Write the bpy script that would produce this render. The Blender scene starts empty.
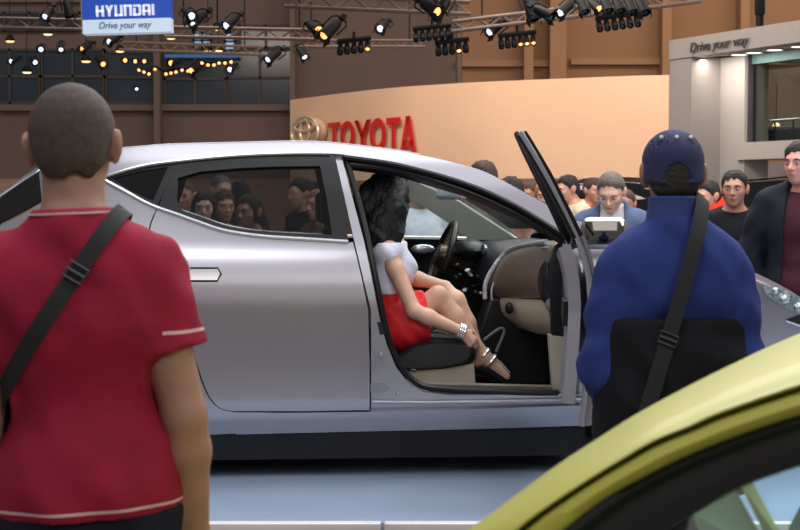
import bpy, bmesh, math, random
import numpy as np
from mathutils import Vector, Matrix, Euler
from mathutils.geometry import delaunay_2d_cdt
random.seed(7); RNG = np.random.RandomState(5)
sc = bpy.context.scene
COL = sc.collection
PI = math.pi

# ------------------------------------------------------------------ camera
F = 1600.0; CAMZ = 1.56; HOR = 200.0
PITCH = math.atan((265 - HOR) / F)
_c, _s = math.cos(PITCH), math.sin(PITCH)
CAM = np.array([0, 0, CAMZ])
def ray(u, v):
    a, b = (u - 400) / F, (265 - v) / F
    return np.array([a, _c + b * _s, -_s + b * _c])
def P(u, v, Y):                                     # the point of the place at distance Y in that direction
    d = ray(u, v); return CAM + d * (Y / d[1])
def zat(v, Y): return P(400, v, Y)[2]
cd = bpy.data.cameras.new('camera'); cam = bpy.data.objects.new('camera', cd); COL.objects.link(cam)
cam.location = CAM; cam.rotation_euler = (PI / 2 - PITCH, 0, 0)
cd.sensor_width = 36; cd.lens = 36 * F / 800; cd.clip_end = 300
cd.dof.use_dof = True; cd.dof.focus_distance = 7.4; cd.dof.aperture_fstop = 9
sc.camera = cam

# ------------------------------------------------------------------ materials
def lin(c):
    c = [x / 255 for x in c]
    return tuple(x / 12.92 if x <= .04045 else ((x + .055) / 1.055) ** 2.4 for x in c) + (1,)
MATS = {}
def pm(name, col, rough=.5, metal=0, var=.08, scale=9, bump=0, bscale=60, coat=0, spec=.5, emit=None, es=0):
    if name in MATS: return MATS[name]
    m = bpy.data.materials.new(name); m.use_nodes = True; nt = m.node_tree
    b = nt.nodes['Principled BSDF']; L = nt.links
    c = lin(col)
    tc = nt.nodes.new('ShaderNodeTexCoord')
    if var > 0:
        n = nt.nodes.new('ShaderNodeTexNoise'); n.inputs['Scale'].default_value = scale; n.inputs['Detail'].default_value = 4
        L.new(tc.outputs['Object'], n.inputs['Vector'])
        r = nt.nodes.new('ShaderNodeValToRGB')
        r.color_ramp.elements[0].position = .3; r.color_ramp.elements[1].position = .7
        r.color_ramp.elements[0].color = tuple(x * (1 - var) for x in c[:3]) + (1,)
        r.color_ramp.elements[1].color = tuple(min(1, x * (1 + var)) for x in c[:3]) + (1,)
        L.new(n.outputs['Fac'], r.inputs['Fac']); L.new(r.outputs['Color'], b.inputs['Base Color'])
    else: b.inputs['Base Color'].default_value = c
    b.inputs['Roughness'].default_value = rough; b.inputs['Metallic'].default_value = metal
    b.inputs['Coat Weight'].default_value = coat; b.inputs['Coat Roughness'].default_value = .04
    b.inputs['Specular IOR Level'].default_value = spec
    if bump:
        n2 = nt.nodes.new('ShaderNodeTexNoise'); n2.inputs['Scale'].default_value = bscale; n2.inputs['Detail'].default_value = 5
        L.new(tc.outputs['Object'], n2.inputs['Vector'])
        bp = nt.nodes.new('ShaderNodeBump'); bp.inputs['Strength'].default_value = bump; bp.inputs['Distance'].default_value = .01
        L.new(n2.outputs['Fac'], bp.inputs['Height']); L.new(bp.outputs['Normal'], b.inputs['Normal'])
    if emit:
        b.inputs['Emission Color'].default_value = lin(emit); b.inputs['Emission Strength'].default_value = es; m.cycles.emission_sampling = 'NONE'
    MATS[name] = m; return m
def glassm(name, tint, refl=1.0, rough=.02):
    if name in MATS: return MATS[name]
    m = bpy.data.materials.new(name); m.use_nodes = True; nt = m.node_tree; nt.nodes.clear(); L = nt.links
    o = nt.nodes.new('ShaderNodeOutputMaterial'); mx = nt.nodes.new('ShaderNodeMixShader')
    t = nt.nodes.new('ShaderNodeBsdfTransparent'); t.inputs[0].default_value = tuple(tint) + (1,)
    g = nt.nodes.new('ShaderNodeBsdfGlossy'); g.inputs['Roughness'].default_value = rough
    ge = nt.nodes.new('ShaderNodeNewGeometry'); dt = nt.nodes.new('ShaderNodeVectorMath'); dt.operation = 'DOT_PRODUCT'
    L.new(ge.outputs['Normal'], dt.inputs[0]); L.new(ge.outputs['Incoming'], dt.inputs[1])
    def mt(op, a, b):
        n = nt.nodes.new('ShaderNodeMath'); n.operation = op
        for i, q in enumerate((a, b)):
            if isinstance(q, (int, float)): n.inputs[i].default_value = q
            else: L.new(q, n.inputs[i])
        return n
    k = mt('POWER', mt('SUBTRACT', 1.0, mt('ABSOLUTE', dt.outputs['Value'], 0).outputs[0]).outputs[0], 5.0)   # Schlick, same from both faces
    k = mt('MULTIPLY', mt('ADD', mt('MULTIPLY', k.outputs[0], .96).outputs[0], .04).outputs[0], refl)
    k.use_clamp = True; L.new(k.outputs[0], mx.inputs[0]); L.new(t.outputs[0], mx.inputs[1]); L.new(g.outputs[0], mx.inputs[2])
    L.new(mx.outputs[0], o.inputs[0]); MATS[name] = m; return m
def glow(name, col, s):
    if name in MATS: return MATS[name]
    m = bpy.data.materials.new(name); m.use_nodes = True; b = m.node_tree.nodes['Principled BSDF']
    b.inputs['Base Color'].default_value = lin(col); b.inputs['Emission Color'].default_value = lin(col); b.inputs['Emission Strength'].default_value = s
    m.cycles.emission_sampling = 'NONE'; MATS[name] = m; return m

# ------------------------------------------------------------------ objects
def tag(o, label=None, cat=None, group=None, kind=None):
    if label: o['label'] = label
    if cat: o['category'] = cat
    if group: o['group'] = group
    if kind: o['kind'] = kind
    return o
def empty(name, loc, rz=0, label=None, cat=None, group=None):
    o = bpy.data.objects.new(name, None); COL.objects.link(o); o.empty_display_size = .1
    o.location = loc; o.rotation_euler = (0, 0, rz)
    return tag(o, label, cat, group)
def chain(o):
    M = Matrix.Identity(4)
    while o is not None: M = o.matrix_basis @ M; o = o.parent
    return M
def mesh_obj(name, verts, faces, m, parent=None, world=False, smooth=True, ang=35, normals=None, label=None):
    me = bpy.data.meshes.new(name)
    V = np.asarray(verts, float).reshape(-1, 3)
    if world and parent is not None:
        A = np.array(chain(parent).inverted()); V = V @ A[:3, :3].T + A[:3, 3]
    me.from_pydata(V.tolist(), [], [list(map(int, f)) for f in faces]); me.update()
    if smooth:
        me.polygons.foreach_set('use_smooth', [True] * len(me.polygons))
        if normals is not None: me.normals_split_custom_set_from_vertices([tuple(n) for n in normals])
        elif ang: me.set_sharp_from_angle(angle=math.radians(ang))
    me.materials.append(m)
    o = bpy.data.objects.new(name, me); COL.objects.link(o)
    if parent is not None: o.parent = parent
    if label: o['label'] = label
    return o
class MB:
    def __init__(s): s.v = []; s.f = []
    def add(s, V, Fc):
        n = len(s.v); s.v += [tuple(map(float, p)) for p in V]; s.f += [[i + n for i in f] for f in Fc]; return s
    def box(s, c, d, R=None, bev=0):
        if bev:
            bm = bmesh.new(); bmesh.ops.create_cube(bm, size=1)
            for v in bm.verts: v.co = Vector((v.co.x * d[0], v.co.y * d[1], v.co.z * d[2]))
            bmesh.ops.bevel(bm, geom=bm.edges[:], offset=bev, segments=3, profile=.5, affect='EDGES')
            bm.verts.index_update()
            V = [v.co.copy() for v in bm.verts]; Fc = [[v.index for v in f.verts] for f in bm.faces]; bm.free()
        else:
            V = [Vector((x * d[0] / 2, y * d[1] / 2, z * d[2] / 2)) for x in (-1, 1) for y in (-1, 1) for z in (-1, 1)]
            Fc = [(0, 1, 3, 2), (4, 6, 7, 5), (0, 4, 5, 1), (2, 3, 7, 6), (0, 2, 6, 4), (1, 5, 7, 3)]
        if R is not None: V = [R @ v for v in V]
        return s.add([v + Vector(c) for v in V], Fc)
    def cyl(s, a, b, ra, rb=None, n=14, cap=True): return s.tube([a, b], [ra, ra if rb is None else rb], n, cap)
    def tube(s, pts, r, n=10, cap=True, closed=False):
        pts = [Vector(p) for p in pts]; N = len(pts)
        rs = [r] * N if not hasattr(r, '__len__') else list(r)
        up = None; V = []; Fc = []
        for i, p in enumerate(pts):
            t = (pts[(i + 1) % N] - pts[i - 1]) if closed else (pts[min(i + 1, N - 1)] - pts[max(i - 1, 0)])
            t.normalize()
            if up is None: up = t.cross(Vector((0.31, 0.2, .93)));
            up = up - t * up.dot(t)
            if up.length < 1e-6: up = t.orthogonal()
            up.normalize(); w = t.cross(up)
            for k in range(n):
                a = 2 * PI * k / n; V.append(p + (up * math.cos(a) + w * math.sin(a)) * rs[i])
        for i in range(N if closed else N - 1):
            j = (i + 1) % N
            for k in range(n): Fc.append((i * n + k, i * n + (k + 1) % n, j * n + (k + 1) % n, j * n + k))
        if cap and not closed: Fc += [list(range(n))[::-1], [(N - 1) * n + k for k in range(n)]]
        return s.add(V, Fc)
    def sph(s, c, r, R=None, n=16, m=10):
        r = (r, r, r) if not hasattr(r, '__len__') else r
        V = []; Fc = []
        for i in range(m + 1):
            t = PI * i / m
            for k in range(n):
                a = 2 * PI * k / n; q = Vector((r[0] * math.sin(t) * math.cos(a), r[1] * math.sin(t) * math.sin(a), r[2] * math.cos(t)))
                V.append((R @ q if R is not None else q) + Vector(c))
        for i in range(m):
            for k in range(n): Fc.append((i * n + k, (i + 1) * n + k, (i + 1) * n + (k + 1) % n, i * n + (k + 1) % n))
        return s.add(V, Fc)
    def loft(s, rows, close=False):
        n = len(rows[0]); V = [p for r in rows for p in r]; Fc = []
        for i in range(len(rows) - 1):
            for k in range(n if close else n - 1): Fc.append((i * n + k, i * n + (k + 1) % n, (i + 1) * n + (k + 1) % n, (i + 1) * n + k))
        return s.add(V, Fc)
    def lathe(s, prof, c, axis=(0, 0, 1), n=20):           # prof: (radius, height)
        ax = Vector(axis).normalized(); R = Vector((0, 0, 1)).rotation_difference(ax).to_matrix()
        rows = [[R @ Vector((r * math.cos(2 * PI * k / n), r * math.sin(2 * PI * k / n), h)) + Vector(c) for k in range(n)] for r, h in prof]
        return s.loft(rows, True)
    def prism(s, poly, n0, depth):                          # planar polygon given as 3D points, pushed along n0
        N = len(poly); d = Vector(n0) * depth
        V = [Vector(p) for p in poly] + [Vector(p) + d for p in poly]
        return s.add(V, [list(range(N))[::-1], list(range(N, 2 * N))] + [(i, (i + 1) % N, N + (i + 1) % N, N + i) for i in range(N)])
    def build(s, name, m, parent=None, world=False, smooth=True, ang=35, label=None):
        return mesh_obj(name, s.v, s.f, m, parent, world, smooth, ang, None, label)
def sm(pts, n=6):                                          # Catmull-Rom through the points
    pts = [np.array(p, float) for p in pts]; out = []
    for i in range(len(pts) - 1):
        a, b, c, d = pts[max(i - 1, 0)], pts[i], pts[i + 1], pts[min(i + 2, len(pts) - 1)]
        for k in range(n):
            t = k / n; out.append(.5 * ((2 * b) + (-a + c) * t + (2 * a - 5 * b + 4 * c - d) * t * t + (-a + 3 * b - 3 * c + d) * t ** 3))
    out.append(pts[-1]); return out
def text_mesh(name, body, M, m, size=1, width=1.0, ext=.01, shear=0, off=0, parent=None, align='LEFT', spacing=1.0):
    cu = bpy.data.curves.new(name + '_curve', 'FONT'); cu.body = body; cu.size = size; cu.extrude = ext; cu.shear = shear; cu.offset = off
    cu.align_x = align; cu.space_character = spacing
    t = bpy.data.objects.new(name + '_text', cu); COL.objects.link(t); bpy.context.view_layer.update()
    me = bpy.data.meshes.new_from_object(t.evaluated_get(bpy.context.evaluated_depsgraph_get()))
    COL.objects.unlink(t); bpy.data.objects.remove(t)
    V = [M @ Vector((v.co.x * width, v.co.y, v.co.z)) for v in me.vertices]; Fc = [list(p.vertices) for p in me.polygons]
    bpy.data.meshes.remove(me)
    return mesh_obj(name, V, Fc, m, parent, world=True, smooth=False)

# ------------------------------------------------------------------ soft bodies: blended volumes meshed by surface nets
def V3(*a): return np.array(a, float)
def rc(a, b, ra, rb, k=.03): return ('c', np.array(a, float), np.array(b, float), ra, rb, k)
def el(c, r, R=None, k=.03): return ('e', np.array(c, float), np.array(r, float), None if R is None else np.array(R, float), k)
def pd(p, X, Y, Z, infl=0):
    if p[0] == 'c':
        a, b, ra, rb = p[1:5]; ab = b - a; L2 = max(ab @ ab, 1e-9)
        x, y, z = X - a[0], Y - a[1], Z - a[2]
        t = np.clip((x * ab[0] + y * ab[1] + z * ab[2]) / L2, 0, 1)
        return np.sqrt((x - t * ab[0]) ** 2 + (y - t * ab[1]) ** 2 + (z - t * ab[2]) ** 2) - (ra + (rb - ra) * t) - infl
    c, r, R = p[1:4]; x, y, z = X - c[0], Y - c[1], Z - c[2]
    if R is not None: x, y, z = (R[0, 0] * x + R[1, 0] * y + R[2, 0] * z, R[0, 1] * x + R[1, 1] * y + R[2, 1] * z, R[0, 2] * x + R[1, 2] * y + R[2, 2] * z)
    r = r + infl
    k0 = np.sqrt((x / r[0]) ** 2 + (y / r[1]) ** 2 + (z / r[2]) ** 2); k1 = np.sqrt((x / r[0] ** 2) ** 2 + (y / r[1] ** 2) ** 2 + (z / r[2] ** 2) ** 2) + 1e-9
    return k0 * (k0 - 1) / k1
def bb(p, infl):
    if p[0] == 'c':
        r = max(p[3], p[4]) + infl; return np.minimum(p[1], p[2]) - r, np.maximum(p[1], p[2]) + r
    r = (p[2] if p[3] is None else np.full(3, p[2].max())) + infl; return p[1] - r, p[1] + r
def smin(a, b, k):
    h = np.maximum(k - np.abs(a - b), 0) / k; return np.minimum(a, b) - h * h * k * .25
def axis(lo, hi, h, fine=None, hf=None):
    out = [lo]
    while out[-1] < hi:
        x = out[-1]; st = h
        if fine:
            for (a, b) in fine:
                if a - h <= x <= b: st = hf
        out.append(x + st)
    return np.array(out)
def field(prims, xs, ys, zs, infl=0, subs=(), k=None):
    D = np.full((len(xs), len(ys), len(zs)), .5)
    def region(p, m):
        lo, hi = bb(p, infl); sl = []
        for A, l, h in zip((xs, ys, zs), lo - m, hi + m):
            i, j = np.searchsorted(A, l), np.searchsorted(A, h)
            if j <= i: return None
            sl.append(slice(i, j))
        return tuple(sl)
    for p in prims:
        s = region(p, .05 + p[-1])
        if s is None: continue
        d = pd(p, xs[s[0]][:, None, None], ys[s[1]][None, :, None], zs[s[2]][None, None, :], infl)
        D[s] = smin(D[s], d, (k or p[-1]))
    for p in subs:
        s = region(p, .03)
        if s is None: continue
        d = pd(p, xs[s[0]][:, None, None], ys[s[1]][None, :, None], zs[s[2]][None, None, :], 0)
        D[s] = -smin(-D[s], d, p[-1])
    return D
def snets(D, xs, ys, zs):
    S = D < 0; n = [a - 1 for a in D.shape]
    def cor(A, o): return A[o[0]:o[0] + n[0], o[1]:o[1] + n[1], o[2]:o[2] + n[2]]
    C = [(i, j, k) for i in (0, 1) for j in (0, 1) for k in (0, 1)]
    cnt = sum(cor(S, o).astype(np.int8) for o in C); mask = (cnt > 0) & (cnt < 8)
    idx = -np.ones(mask.shape, np.int64); N = int(mask.sum()); idx[mask] = np.arange(N)
    ci = np.nonzero(mask); acc = np.zeros((N, 3)); num = np.zeros(N)
    ax = (xs, ys, zs)
    for a in C:
        for d in range(3):
            if a[d]: continue
            b = list(a); b[d] = 1
            da = D[ci[0] + a[0], ci[1] + a[1], ci[2] + a[2]]; db = D[ci[0] + b[0], ci[1] + b[1], ci[2] + b[2]]
            cr = (da < 0) != (db < 0); t = np.where(cr, da / np.where(cr, da - db, 1), 0)
            for q in range(3):
                pa = ax[q][ci[q] + a[q]]; pb = ax[q][ci[q] + b[q]]
                acc[:, q] += np.where(cr, pa + t * (pb - pa), 0)
            num += cr
    V = acc / num[:, None]; Fc = []
    for d in range(3):
        e, f = (d + 1) % 3, (d + 2) % 3
        sl0 = [slice(1, -1)] * 3; sl0[d] = slice(0, -1); sl1 = list(sl0); sl1[d] = slice(1, None)
        A, B = S[tuple(sl0)], S[tuple(sl1)]; w = np.nonzero(A != B)
        g = [w[q] + (0 if q == d else 1) for q in range(3)]
        def cell(de, df):
            h = list(g); h[e] = h[e] - de; h[f] = h[f] - df; return idx[h[0], h[1], h[2]]
        Q = np.stack([cell(1, 1), cell(0, 1), cell(0, 0), cell(1, 0)], 1); fl = ~A[w]
        Q[fl] = Q[fl][:, ::-1]; Fc.append(Q)
    Fc = np.concatenate(Fc); Fc = Fc[(Fc >= 0).all(1)]
    return V, Fc
def evalsdf(prims, p, infl=0):
    X, Y, Z = (np.array([[[c]]]) for c in p); D = np.full((1, 1, 1), .5)
    for q in prims: D = smin(D, pd(q, X, Y, Z, infl), q[-1])
    return float(D[0, 0, 0])
def bounds(prims, infl=.03):
    B = [bb(p, infl + .015) for p in prims]; return np.min([b[0] for b in B], 0), np.max([b[1] for b in B], 0)
# ------------------------------------------------------------------ people
def rot_head(pitch, yaw, roll=0):                          # pitch down positive, yaw towards the left positive
    return np.array(Euler((-pitch, roll, yaw), 'XYZ').to_matrix())
def hand_prims(w, d, side, s=1, curl=.5, palm_n=None):     # wrist, direction, +1 right / -1 left
    w = np.array(w, float); d = np.array(d, float); d /= np.linalg.norm(d)
    n = np.array(palm_n if palm_n is not None else (-side, 0, 0), float); n -= d * (n @ d); n /= np.linalg.norm(n)
    a = np.cross(d, n)                                     # across the palm
    if palm_n is None and a[1] < 0: a = -a
    out = [rc(w, w + d * .085 * s, .024 * s, .022 * s, .02)]
    for q in (-.026, -.009, .009, .026): out.append(rc(w + d * .02 * s + a * q * .6 * s, w + d * .088 * s + a * q * s, .014 * s, .0125 * s, .012))
    for q, ln in zip((.027, .0095, -.0085, -.0255), (.068, .078, .072, .055)):
        k = w + d * .09 * s + a * q * s; b1 = d * math.cos(curl * .5) + n * math.sin(curl * .5); b2 = d * math.cos(curl * 1.4) + n * math.sin(curl * 1.4)
        m_ = k + b1 * ln * .5 * s; out += [rc(k, m_, .0092 * s, .0086 * s, .004), rc(m_, m_ + b2 * ln * .5 * s, .0086 * s, .0072 * s, .004)]
    t0 = w + d * .028 * s + a * .022 * s; t1 = t0 + (d * .6 + a * .6 + n * .35) * .045 * s; t2 = t1 + (d * .9 + a * .05 + n * .35) * .032 * s
    return out + [rc(t0, t1, .0125 * s, .011 * s, .01), rc(t1, t2, .0105 * s, .008 * s, .005)]
def head_prims(hp, R, s, nose=1.0, ears=True, fem=False):
    E = lambda c, r, k=.02: el(hp(c), np.array(r) * s, R, k * s)
    jw = .9 if fem else 1.0
    pr = [E((0, -.012, .028), (.0765, .097, .088)), E((0, .03, -.03), (.060 * jw, .072, .078), .03), E((0, .066, -.088), (.027 * jw, .022, .02), .025),
          E((0, .074, .026), (.05, .024, .02), .02), E((.038, .062, -.018), (.022, .024, .02), .02), E((-.038, .062, -.018), (.022, .024, .02), .02),
          rc(hp((0, .094, .012)), hp((0, .119 * nose, -.022)), .0075 * s, .011 * s, .012 * s), E((.011, .106, -.026), (.008, .009, .007), .008), E((-.011, .106, -.026), (.008, .009, .007), .008),
          E((0, .094, -.05), (.022, .012, .007), .008), E((0, .092, -.061), (.02, .012, .008), .008)]
    if ears:
        for q in (-1, 1): pr += [E((q * .08, -.012, -.005), (.011, .022, .033), .012), E((q * .088, -.02, .005), (.007, .02, .026), .008)]
    sub = [E((q * .031, .107, .006), (.018, .014, .011), .014) for q in (-1, 1)]
    return pr, sub
HAIRLINE = dict(short=([-.13, -.07, -.02, .03, .06, .1], [-.085, -.075, -.03, .02, .06, .075]),
                crop=([-.13, -.07, -.02, .03, .06, .1], [-.07, -.06, -.02, .03, .065, .085]),
                long=([-.13, -.05, .0, .035, .06, .1], [-.3, -.3, -.3, .0, .055, .07]))
def person(label, loc, yaw, H=1.75, w=1.0, head=(0, 0), hair='short', hair_col=(40, 30, 25), hair_t=.012, skin=(190, 140, 115), arms=None,
           top=None, legs=(30, 32, 40), res=.012, fres=None, fem=False, group=None, extra=None, face=True, ears=True, shoes=(25, 22, 20), top2=None, hands=True, hairblobs=None, shz=0, shx=0, lean=0):
    s = H / 1.75; S3 = lambda x, y, z: V3(x * w, y * w, z) * s
    R = rot_head(*head); npv = V3(0, .005, 1.53) * s
    hp = lambda c: npv + R @ (V3(0, .02, .103) * s + np.array(c, float) * s)
    G = {}
    sw = .9 if fem else 1.0
    G['torso'] = [el(S3(0, -.005, .95), S3(.165, .12, .12), None, .05), el(S3(0, 0, 1.1), S3(.14 * sw, .1, .14), None, .06), el(S3(0, 0, 1.28), S3(.166 * sw, .115, .17), None, .06),
                  rc(S3(-(.13 - shx) * sw, -.01, 1.415 + shz), S3((.13 - shx) * sw, -.01, 1.415 + shz), .055 * s, .055 * s, .06)] + [rc(S3(0, -.03, 1.49 + shz * .9), S3(q * (.15 - shx) * sw, -.015, 1.405 + shz), .05 * s, .045 * s, .05) for q in (1, -1)] + [
                  el(S3(.075, -.07, 1.33), S3(.07, .055, .1), None, .05), el(S3(-.075, -.07, 1.33), S3(.07, .055, .1), None, .05)]
    if fem: G['torso'] += [el(S3(q * .075, .085, 1.27), S3(.065, .05, .06), None, .03) for q in (-1, 1)]
    G['neck'] = [rc(S3(0, -.02, 1.45), hp((0, -.02, -.03)), (.05 if fem else .06) * s, (.048 if fem else .058) * s, .03)]
    hpr, hsub = head_prims(hp, R, s, ears=ears, fem=fem); G['head'] = hpr
    A = dict(RS=(.17 * sw, -.01, 1.405), RE=(.225 * sw, -.03, 1.12), RW=(.245 * sw, .02, .88), LS=(-.17 * sw, -.01, 1.405), LE=(-.225 * sw, -.03, 1.12), LW=(-.245 * sw, .02, .88), curl=.5)
    if arms: A.update(arms)
    B = A.get('beef', 1.0)
    for q, c in (('R', 1), ('L', -1)):
        a, b, d = (S3(*A[q + x]) for x in 'SEW')
        m1 = a + (b - a) * .35; m2 = b + (d - b) * .28
        G['up' + q] = [rc(a, m1, .056 * s * B, .052 * s * B, .03), rc(m1, b, .052 * s * B, .041 * s * B, .02)]
        G['lo' + q] = [rc(b, m2, .041 * s * B, .043 * s * B, .02), rc(m2, d, .043 * s * B, .026 * s * B, .02)]
        hd = A.get(q + 'H', None); hd = (d - b) if hd is None else np.array(hd, float)
        G['hand' + q] = hand_prims(d, hd, c, s, A['curl'], A.get(q + 'N')) if hands else [rc(d, d + hd / np.linalg.norm(hd) * .15 * s, .03 * s, .02 * s)]
        hip = S3(c * .09, -.005, .92); kn = S3(c * .1, .015, .49); an = S3(c * .105, -.02, .09)
        G['leg' + q] = [rc(hip, kn, .085 * s, .056 * s, .04), rc(kn, kn + (an - kn) * .3 + V3(0, -.012, 0), .054 * s, .056 * s, .03), rc(kn + (an - kn) * .3 + V3(0, -.012, 0), an, .056 * s, .036 * s, .03)]
        G['foot' + q] = [rc(S3(c * .105, -.04, .045), S3(c * .12, .16, .033), .04 * s, .032 * s, .03), rc(S3(c * .105, -.02, .09), S3(c * .105, -.03, .05), .038 * s, .042 * s, .02)]
    get = lambda *t: sum([G[x] for x in t], [])
    allp = sum(G.values(), [])
    fres = fres or res; hr = .006 if face else res
    def grid(pr, infl, h, hf=None):
        lo, hi = bounds(pr, infl)
        if hf and hf < h:
            hc = hp((0, 0, 0)); fx = [(hc[0] - .115 * s, hc[0] + .115 * s)]; fy = [(hc[1] - .14 * s, hc[1] + .14 * s)]; fz = [(hc[2] - .13 * s, hc[2] + .14 * s)]
            return axis(lo[0], hi[0], h, fx, hf), axis(lo[1], hi[1], h, fy, hf), axis(lo[2], hi[2], h, fz, hf)
        return axis(lo[0], hi[0], h), axis(lo[1], hi[1], h), axis(lo[2], hi[2], h)
    g = grid(allp, 0, res, hr); V, Fc = snets(field(allp, *g, subs=hsub), *g)
    skm = pm('skin_%d_%d_%d' % skin, skin, .55, var=.06, scale=14, bump=.08, bscale=120)
    body = mesh_obj('person', V, Fc, skm, None); body.location = loc; body.rotation_euler = (0, lean, yaw)
    tag(body, label, 'person', group)
    # hair
    if hair:
        cr = [el(hp((0, -.012, .028)), V3(.0765, .097, .088) * s, R, .02), el(hp((0, -.05, -.03)), V3(.06, .055, .06) * s, R, .03)]
        if hairblobs: cr += [el(hp(c), np.array(r) * s, R, .03) for c, r in hairblobs]
        gh = grid(cr, hair_t + .02, min(res, .008)); D = field(cr, *gh)
        X, Y, Z = np.meshgrid(*gh, indexing='ij'); c0 = hp((0, 0, 0)); q = [X - c0[0], Y - c0[1], Z - c0[2]]
        qy = (R[0, 1] * q[0] + R[1, 1] * q[1] + R[2, 1] * q[2]) / s; qz = (R[0, 2] * q[0] + R[1, 2] * q[1] + R[2, 2] * q[2]) / s
        xp, fp = HAIRLINE[hair]; qx = (R[0, 0] * q[0] + R[1, 0] * q[1] + R[2, 0] * q[2]) / s
        hl = np.interp(qy, xp, fp) + .008 * np.sin(qx * 120) * np.sin(qx * 57 + 1) + .006 * np.sin(qy * 130 + qx * 40); up_ = qz - hl
        D = D - hair_t * np.clip(up_ / .045 + .12, 0.05, 1); D = np.maximum(D, -up_ * .6 * s)
        if hair_t > .009 and hair != 'crop': D = D + .005 * np.sin(qx * 95 + 2 * np.sin(qy * 60)) * np.sin(qy * 45 + qx * 30)
        D += (.0007 if hair == 'crop' else .002) * (np.sin(X * 190 + 3 * np.sin(Z * 90)) * np.sin(Y * 170) + .6 * np.sin(Z * 300))
        V, Fc = snets(D, *gh)
        mesh_obj('hair', V, Fc, pm('hair_%d_%d_%d' % hair_col + hair, hair_col, .8, var=.25, scale=60, bump=(.2 if hair == 'crop' else .6), bscale=(420 if hair == 'crop' else 160)), body)
    if face:
        for q in (-1, 1):
            e = MB().sph(hp((q * .031, .085, .006)), .0118 * s, n=12, m=8).build('eye', pm('eye_white_shaded', (150, 140, 134), .4, var=0), body)  # whites darkened in the colour for the shade of the sockets
            MB().sph(hp((q * .031, .0915, .005)), .0066 * s, n=10, m=6).build('iris', pm('iris', (45, 32, 25), .2, var=0), e)
            MB().tube([hp((q * .016, .1, .026)), hp((q * .031, .1, .031)), hp((q * .048, .088, .026))], [.0035 * s, .0042 * s, .002 * s], 8).build('eyebrow', pm('hair_%d_%d_%d' % hair_col, hair_col, .8), body)
        MB().sph(hp((0, .0965, -.055)), V3(.021, .0105, .0075) * s, Matrix(R.tolist()), 12, 8).build('lips', pm('lips', (150, 85, 80), .45, var=.05), body)
    def cloth(name, pr, infl, col, cuts, k=.05, wr=.004, mat=None, h=None, arms_=None, acuts=()):
        gg = grid(pr + (arms_ or []), infl + .02, h or max(.007, min(res, .012))); D = field(pr, *gg, infl=infl, k=k)
        X, Y, Z = np.meshgrid(*gg, indexing='ij')
        if wr: D = D + wr * (np.sin(X * 23 + 2.1 * np.sin(Z * 13 + X * 6)) * np.sin(Z * 17 + 2 * np.sin(X * 11 + Y * 9)) + .5 * np.sin(Z * 41 + X * 25 + 2 * np.sin(Y * 21)) * np.sin(X * 15))
        for c in cuts: D = np.maximum(D, c(X, Y, Z))
        if arms_:
            DA = field(arms_, *gg, infl=infl, k=k)
            if wr: DA = DA + wr * np.sin(Z * 45 + 3 * np.sin(X * 20)) * np.sin(X * 30 + Y * 40)
            for c in acuts: DA = np.maximum(DA, c(X, Y, Z))
            D = smin(D, DA, .035)
        V, Fc = snets(D, *gg)
        return mesh_obj(name, V, Fc, mat or pm('cloth_%d_%d_%d' % col, col, .85, var=.1, scale=20, bump=.35, bscale=300, spec=.2), body, ang=50)
    def garment(name, t):
        slv = t.get('sleeve', 2); tags = ['torso'] + (['neck'] if t.get('collar') else [])
        pr = get(*tags); cuts = []; ar = []; acuts = []
        if slv >= 0:
            for q in 'RL':
                a, b, d = (S3(*A[q + x]) for x in 'SEW')
                if slv <= 1:
                    e = a + (b - a) * slv; ar = ar + [rc(a, a + (b - a) * min(1, slv + .2), .056 * s * B, .052 * s * B, .04)]
                    dn = (b - a) / np.linalg.norm(b - a); sg = 1 if q == 'R' else -1
                    def cut(X, Y, Z, e=e, dn=dn, sg=sg, ax=a):
                        pl = (X - e[0]) * dn[0] + (Y - e[1]) * dn[1] + (Z - e[2]) * dn[2]
                        return np.where(sg * X > abs(ax[0]) - .005, pl, -1)
                    acuts.append(cut)
                else: ar = ar + G['up' + q] + [rc(b, b + (d - b) * .97, .045 * s * B, .033 * s * B, .03)]
        if t.get('skirt'): pr = pr + [el(S3(0, -.005, t['hem'] + .05), S3(.185, .138, .16), None, .06)]
        hem = t['hem'] * s; cuts.append(lambda X, Y, Z: hem - Z)
        nk = t.get('neck', 1.50) * s; sl = t.get('nslope', .35)
        cuts.append(lambda X, Y, Z: np.where(np.abs(X) < .16 * s, (Z - nk + sl * Y), -1))
        if t.get('open'):
            o1, o0 = t['open']
            cuts.append(lambda X, Y, Z: np.where(Y > .02 * s, -(np.abs(X) - (o0 + (o1 - o0) * np.clip((Z - hem) / (1.45 * s - hem), 0, 1)) * s), -1) * 1.0)
        return cloth(name, pr, t.get('fit', .014) * s, t['col'], cuts, wr=t.get('wr', .004), mat=t.get('mat'), h=t.get('h'), arms_=ar, acuts=acuts)
    if top2: garment(top2.get('name', 'shirt'), top2)
    tp = garment(top.get('name', 'shirt'), top) if top else None
    if legs:
        cloth('trousers', get('legR', 'legL') + G['torso'][:1], .018 * s, legs, [lambda X, Y, Z: Z - (min(1.0, max(top['hem'], top2['hem'] if top2 else 0) + .012) if top else 1.0) * s, lambda X, Y, Z: .05 * s - Z], wr=.005, h=max(res, .012))
        for q in 'RL': cloth('shoe', G['foot' + q], .008, shoes, [lambda X, Y, Z: Z - .09 * s, lambda X, Y, Z: .003 - Z], wr=0, h=max(res, .01))
    return body, G, dict(s=s, S3=S3, hp=hp, R=R, cloth=cloth, A=A, get=get)
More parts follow.
